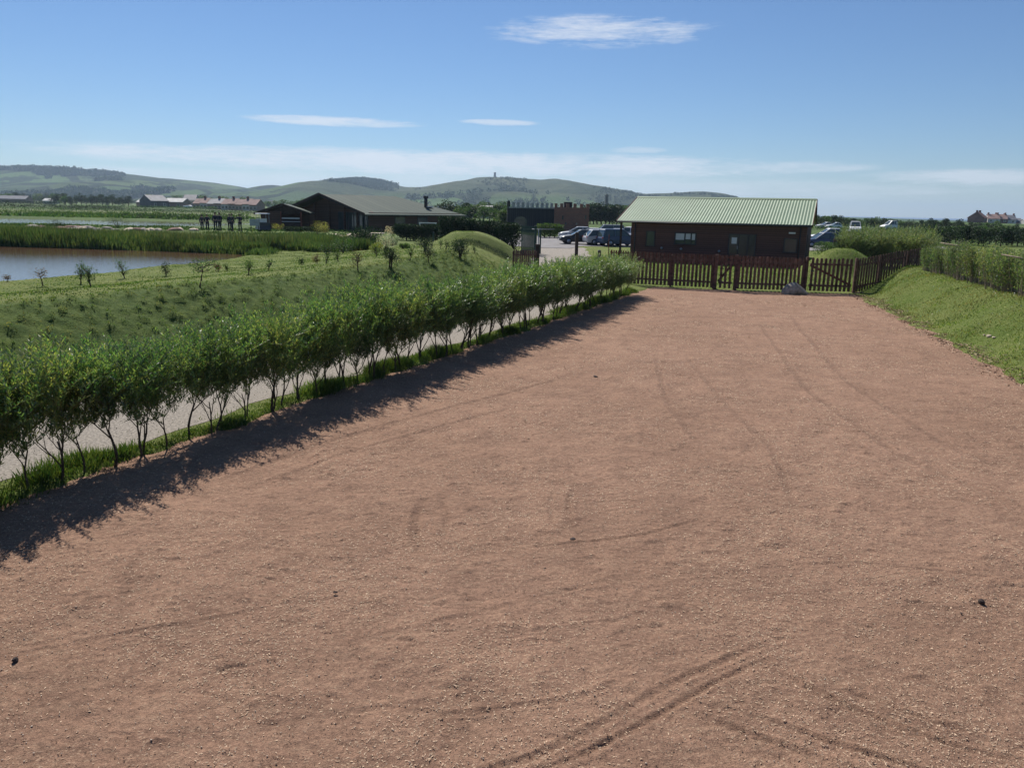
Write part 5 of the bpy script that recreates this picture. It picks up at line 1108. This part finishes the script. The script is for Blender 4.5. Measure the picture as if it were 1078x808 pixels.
# ------------------------------------------------------------ trees farther away
def tree(h, r, mat, n=700, size=.45, clumps=16, trunk=.35):
    root = empty('tree'); cs, rs = [], []; m = MB()
    m.tube([(0, 0, -.3), (random.gauss(0, .05)*h, 0, h*trunk), (random.gauss(0, .06)*h, 0, h*.7)], [.03*h, .022*h, .008*h], 6, False)
    for i in range(clumps):
        a = random.uniform(0, 6.28); z = h*(trunk*.55+(1-trunk*.55)*random.random()**.85*.9); q = r*.8*math.sqrt(random.random())*math.sin(min(1, (h*1.08-z)/(h*.7))*1.5)
        c = (math.cos(a)*q, math.sin(a)*q, z); cs.append(c); rs.append(random.uniform(.26, .44)*r); m.tube([(0, 0, z*.55), c], [.01*h, .003*h], 4, False)
    m.build('trunk', 'bark', root); foliage('crown', clump_leaves(cs, rs, n//clumps, size, .3, .7, .85), mat, root); return root
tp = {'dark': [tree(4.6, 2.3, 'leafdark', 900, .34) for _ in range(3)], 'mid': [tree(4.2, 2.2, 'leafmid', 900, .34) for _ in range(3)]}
for v in tp.values():
    for o in v: o.location = (0, 0, -60)
firstt = set()
def plant(kind, px, Y, s, label, group, wide=1.0, name='tree'):
    i = random.randrange(3); src = tp[kind][i]; o = src if (kind, i) not in firstt else copy_tree(src); firstt.add((kind, i))
    x, y = px2(px, Y); o.location = (x, y, Hs(x, y) if Y < 1400 else 0); o.scale = (s*wide, s*wide, s); o.rotation_euler = (0, 0, random.uniform(0, 6.28)); o.name = name
    return tag(o, label, 'tree', group)
# rough dark hedgerow on the right
for px in np.arange(979, 1120, 6.0):
    Y = 88+random.uniform(-4, 4); x, y = px2(px, Y)
    plant('dark', px, Y, random.uniform(.36, .46), 'dark wind shaped thorn tree in the hedgerow beyond the right hand field', 'thorn trees of the dark hedgerow', 1.25, 'thorn_tree')
for px in np.arange(990, 1110, 7): plant('mid', px, 118+random.uniform(-5, 5), random.uniform(.34, .44), 'greener bush like tree behind the dark thorn hedgerow', 'bushy trees behind the thorn hedgerow', 1.6)
for px in np.arange(851, 1075, 4.4):
    hgt = .54+.07*math.sin(px*.11)+random.uniform(-.07, .09)-.10*(px > 925)-.03*(px > 1000); plant(random.choice(['dark', 'mid', 'dark']), px, 186+random.uniform(-8, 8), hgt, 'tree of the long dark tree line before the sea', 'trees of the line before the sea', 1.05)
for px in (986, 995, 1010): plant('dark', px, 170, random.uniform(.50, .58), 'taller rounded tree standing out right of the willow thicket', 'rounded trees right of the thicket', 1.1)
for px in np.arange(617, 652, 4.0): plant('dark', px, 190, random.uniform(.75, 1.05), 'dark tree between the castle and the lodge roof', 'dark trees right of the castle', 1.3)
for px in np.arange(470, 536, 5): plant(random.choice(['mid', 'dark']), px, 170+random.uniform(-10, 10), random.uniform(.6, .9), 'tree behind the tall clipped hedge, left of the castle', 'trees left of the castle', 1.3)
for px in np.arange(528, 536, 3): plant('mid', px, 128, .6, 'light tree touching the left wall of the castle', 'light trees at the castle', 1.2)
for px in list(np.arange(60, 142, 5.5)): plant('dark', px, 430+random.uniform(-25, 25), random.uniform(.95, 1.3), 'tree of the dark copse left of the far white roofs', 'trees of the dark copse', 1.2)
for px in np.arange(-20, 62, 8): plant(random.choice(['dark', 'mid']), px, 560+random.uniform(-40, 40), random.uniform(1.0, 1.6), 'far tree along the field edge at the left', 'far trees at the left', 1.5)
plant('mid', 71, 415, 1.1, 'single rounded paler tree at the end of the field', None, 1.4)
for px in list(np.arange(160, 214, 9))+list(np.arange(214, 275, 11)): plant('mid', px, 620+random.uniform(-60, 60), random.uniform(1.3, 1.9), 'far tree behind the white roofs and the terrace', 'far trees behind the village', 1.6)
for px in np.arange(640, 662, 5): plant('mid', px, 330, 1.2, 'pale far tree over the parked cars', 'pale far trees over the car park', 1.3)
for px in np.arange(275, 330, 8): plant('mid', px, 520+random.uniform(-60, 60), random.uniform(1.0, 1.6), 'far tree over the porch wing', 'far trees over the porch', 1.6)
for px in np.arange(488, 535, 7): plant('mid', px, 420+random.uniform(-60, 60), random.uniform(1.0, 1.5), 'far tree at the foot of the main hill', 'far trees at the hill foot', 1.6)
for v in tp.values():
    for i, o in enumerate(v):
        if o.location.z < -40:
            for c in list(o.children): bpy.data.objects.remove(c)
            bpy.data.objects.remove(o)
# field hedges
fh = [(px2(-30, 150), px2(130, 147), .7, 'leafmid'), (px2(-40, 200), px2(265, 190), .8, 'leafmid'), (px2(-40, 262), px2(130, 255), 1.1, 'leafdark'), (px2(60, 225), px2(270, 215), .8, 'leafdark'), (px2(-60, 400), px2(62, 400), 1.6, 'leafdark'), (px2(80, 300), px2(230, 310), 1.0, 'leafmid'),
      (px2(130, 135), px2(262, 128), .9, 'leafmid'), (px2(850, 155), px2(1090, 150), .7, 'leafmid'), (px2(600, 250), px2(665, 250), 1.4, 'leafdark'), (px2(1010, 112), px2(1120, 110), .8, 'leafmid'), (px2(-60, 760), px2(300, 780), 3.0, 'leafdark'), (px2(-60, 1050), px2(500, 1100), 4.5, 'leafdark'), (px2(480, 300), px2(540, 300), 1.6, 'leafdark')]
fl_ = ['near field hedge behind the far pool, left', 'long hedge across the fields behind the pool', 'dark hedge closing the field at the left', 'dark hedge in front of the village', 'dark line of hedge below the far white roof at the left', 'hedge before the far white roofs', 'hedge behind the people by the pool',
       'low hedge across the field before the sea tree line', 'dark hedge behind the car park field', 'low hedge at the far side of the right hand field', 'distant hedge line at the foot of the left hills', 'farthest hedge line below the hills', 'dark hedge behind the castle, left']
for (a, b, h, mt), lb in zip(fh, fl_): hedge_line('field_hedge', [a, b], h, h*1.6, mt, int(2600+math.hypot(b[0]-a[0], b[1]-a[1])*7), .3*h**.8, lb, 'hedges between the far fields', var=.35)
# trees on the wooded summit and its flanks: far-off wood, nobody could count it
def wood(name, n, pfun, size, label):
    Pc = []
    while len(Pc) < n:
        q = pfun()
        if q is not None: Pc.append(q)
    rs = rng.uniform(.55, 1.1, n)*size; V = clump_leaves([(x, y, z+r*.7) for (x, y, z), r in zip(Pc, rs)], rs, 26, size*.75, .3, .8, 1.1)
    tag(foliage(name, V, 'leafdark'), kind='stuff', cat='wood', label=label)
def hz_(x, y): 
    j = int(np.clip(round((y-HY[0, 0])/(HY[1, 0]-HY[0, 0])), 0, HY.shape[0]-1)); return float(np.interp(x, HX[0], Zh[j]))
def f1():
    px = random.gauss(378, 21); 
    if not 338 < px < 419: return None
    y = random.uniform(2060, 2640); x = px2(px, 2600)[0]*y/2600; z = hz_(x, y)
    return (x, y, z) if (z > 46 or random.random() < .25) and z > 30 else None
wood('hilltop_wood', 1700, f1, 4.6, 'dense dark wood covering the rounded hill above the large lodge')
def f2():
    px = random.uniform(-60, 262); y = random.uniform(1500, 2500); x = px2(px, 2600)[0]*y/2600; z = hz_(x, y); q = fbm(np.array([x*.0045]), np.array([y*.0028]), 4, 131)[0]
    return (x, y, z) if q > .10 else None
wood('hillside_wood', 2600, f2, 6.5, 'scattered dark woods over the long hills at the left')
def f3():
    px = random.uniform(425, 800); y = random.uniform(1400, 1950); x = px2(px, 2600)[0]*y/2600; q = fbm(np.array([x*.006]), np.array([y*.012]), 3, 133)[0]
    return (x, y, hz_(x, y)) if q > .12 else None
def f4():
    px = random.uniform(432, 800); y = random.uniform(1600, 2250); x = px2(px, 2600)[0]*y/2600; q = fbm(np.array([x*.007]), np.array([y*.004]), 4, 137)[0]
    return (x, y, hz_(x, y)) if q > .10 else None
wood('hill_scrub', 1400, f4, 3.0, 'dark gorse and bracken patches over the main hill')
wood('hill_foot_wood', 500, f3, 5.0, 'thin lines of trees at the foot of the main hill')

# ------------------------------------------------------------ village, towers, monument
def house(x, y, w_, d_, eh, rh, rz, wm, rm, label, group, chim=1, name='house', z=None, nwin=2):
    root = empty(name, (x, y, (Hs(x, y) if z is None else z)-.2), rz); tag(root, label, 'house' if 'house' in name else 'building', group)
    m = MB(); m.box((0, d_/2, eh/2), (w_, d_-.02, eh)); m.prism([(.02, eh), (d_-.02, eh), (d_/2, eh+rh-.12)], -w_/2+.01, w_/2-.01, 'X'); m.build('wall', wm, root)
    m = MB(); m.prism([(-.3, eh-.1), (d_/2, eh+rh), (d_+.3, eh-.1), (d_+.3, eh+.08), (d_/2, eh+rh+.2), (-.3, eh+.08)], -w_/2-.1, w_/2+.1, 'X'); rf = m.build('roof', rm, root)
    for i in range(chim): m = MB(); m.box((-w_/2+.6+i*(w_-1.2), d_/2, eh+rh+.35), (.7, .9, 1.3)); m.build('chimney', 'rosered', rf)
    for i in range(nwin):
        for zz in ([.5] if eh < 3.4 else [.28, .74]): 
            xx = -w_/2+w_*(i+.5)/nwin; m = MB(); m.box((xx, -.02, eh*zz), (1.1, .08, 1.1)); f = m.build('window', 'white', root); m = MB(); m.box((xx, -.065, eh*zz), (.92, .03, .92)); m.build('pane', 'glass', f)
    return root
for i in range(9):
    px = 208+i*7.4; Y = 330-i*5; x, y = px2(px, Y); house(x, y, 4.1*.75*Y/330*1.0, 7.5, 2.3+.2*(i % 2), 1.9, R(-6), ['renderpink', 'render', 'renderpink'][i % 3], 'roofpink' if i not in (2, 3) else 'roofslate', ['leftmost house', 'second house from the left', 'third house from the left', 'fourth house from the left', 'middle house', 'fourth house from the right', 'third house from the right', 'second house from the right', 'rightmost house'][i]+' of the far terrace with terracotta roofs', 'terrace of houses with terracotta roofs', chim=1 if i % 2 else 0)
for px, Y, w_, d_, eh, rh, rz, wm, rm, lb, nm in ((155, 360, 9, 8, 2.3, 1.3, -5, 'renderpink', 'render', 'long low shed with white roof, leftmost of the village sheds', 'shed'), (170, 350, 8.5, 9, 3.0, 2.4, 55, 'towerstone', 'roofslate', 'grey gabled barn rising in the middle of the sheds', 'barn'), (184, 355, 9, 8, 2.6, 1.6, -4, 'renderpink', 'render', 'low shed with pale roof right of the grey gabled barn', 'shed'),
                                           (201, 365, 5.5, 8, 3.6, 2.3, 10, 'render', 'roofslate', 'grey roofed house before the terrace', 'house'), (14, 520, 20, 8, 2.6, 2.0, 0, 'renderpink', 'roofslate', 'long white roofed farm building at the left picture edge', 'barn'), (53, 500, 7, 6, 2, 1.4, 0, 'render', 'render', 'small white farm shed beside the round tree', 'shed'),
                                           (286, 700, 6, 5, 3.5, 2, 0, 'render', 'roofslate', 'tiny white cottage on the slope over the porch wing', 'cottage'), (194, 900, 11, 6, 2.5, 2, 0, 'render', 'render', 'tiny pale farm low on the hill over the village', 'cottage'),
                                           (501, 225, 6.0, 6, 2.4, 1.0, -5, 'steel', 'roofslate', 'grey flat shed behind the tall clipped hedge', 'shed'), (512, 222, 3.4, 4, 3.0, .5, 0, 'render', 'render', 'small white shed right of the grey flat shed', 'shed')):
    x, y = px2(px, Y); house(x, y, w_, d_, eh, rh, R(rz), wm, rm, lb, None, 0, nm)
rock('white_bale', (*px2(199, 340), Hs(*px2(199, 340))+.6), 1.5, 'white', 'bright white wrapped bale below the grey roofed house', 'bale', sq=(1.6, .8, .6), seed=8)
# brick villas on the headland
for i, (px, w_, eh, rh, wm, rm, ch, lb) in enumerate(((1037, 6.4, 4.2, 3.4, 'rosered', 'rosered', 2, 'red gabled villa, leftmost on the headland by the sea'), (1046, 7, 3.9, 2.6, 'render', 'roofpink', 2, 'white walled villa second on the headland'), (1054, 7, 3.9, 2.6, 'rosered', 'roofpink', 2, 'red villa in the middle of the headland row'),
                                                   (1063, 7, 3.6, 2.6, 'render', 'roofslate', 2, 'white fronted villa fourth on the headland'), (1070, 6.5, 2.6, 2.0, 'rosered', 'roofslate', 0, 'lower villa at the right end of the headland row'))):
    x, y = px2(px, 420); house(x, y, w_*.8, 8, eh, rh*.9, R(-18 if i else 40), wm, rm, lb, 'villas on the headland', ch, 'house', z=-.7)
x, y = px2(1083, 415); house(x, y, 4, 5, 2.5, 1, 0, 'render', 'render', 'white cottage at the right picture edge', 'villas on the headland', 0, 'house', z=-.3)
# grey tower on the plain
x, y = px2(637.5, 520); t_ = empty('stone_tower', (x, y, Hs(x, y)-1)); tag(t_, 'grey stone tower standing before the hills between castle and lodge', 'tower')
m = MB(); m.box((0, 0, 6.4), (2.0, 2.0, 12.8), .3, .82); m.build('shaft', 'towerstone', t_); m = MB(); m.box((0, 0, 13.2), (1.9, 1.9, .8), .3); m.build('parapet', 'towerstone', t_); m = MB(); m.box((0, 0, 14.0), (1.2, 1.2, .8), .3, .4); m.build('cap', 'towerstone', t_)
x, z = aty(521, 187, 2600); t_ = empty('hilltop_monument', (x, 2598, z-5)); tag(t_, 'small dark monument tower on the summit of the main hill', 'monument')
m = MB(); m.box((0, 0, 9.5), (10, 10, 19), 0, .62); m.build('shaft', 'towerstone', t_); m = MB(); m.box((0, 0, 20.2), (7.2, 7.2, 2.6)); m.build('parapet', 'towerstone', t_); m = MB(); m.box((0, 0, 1.5), (13, 13, 3.2)); m.build('plinth', 'towerstone', t_)

# ------------------------------------------------------------ haze: thin even air round camera and scene
hm = bpy.data.materials.new('haze'); hm.use_nodes = True; t = NT(hm.node_tree); t.n.clear()
vp = t.new('ShaderNodeVolumePrincipled', Color=(.60, .78, 1, 1), Density=.00012, Anisotropy=.3)
t.l.new(vp.outputs[0], t.new('ShaderNodeOutputMaterial').inputs['Volume'])
me = bpy.data.meshes.new('haze'); b = MB(); b.box((1500, 4600, 60), (14000, 10400, 178)); me.from_pydata(b.v, [], b.f); me.materials.append(hm)
tag(link(bpy.data.objects.new('haze', me)), kind='stuff')
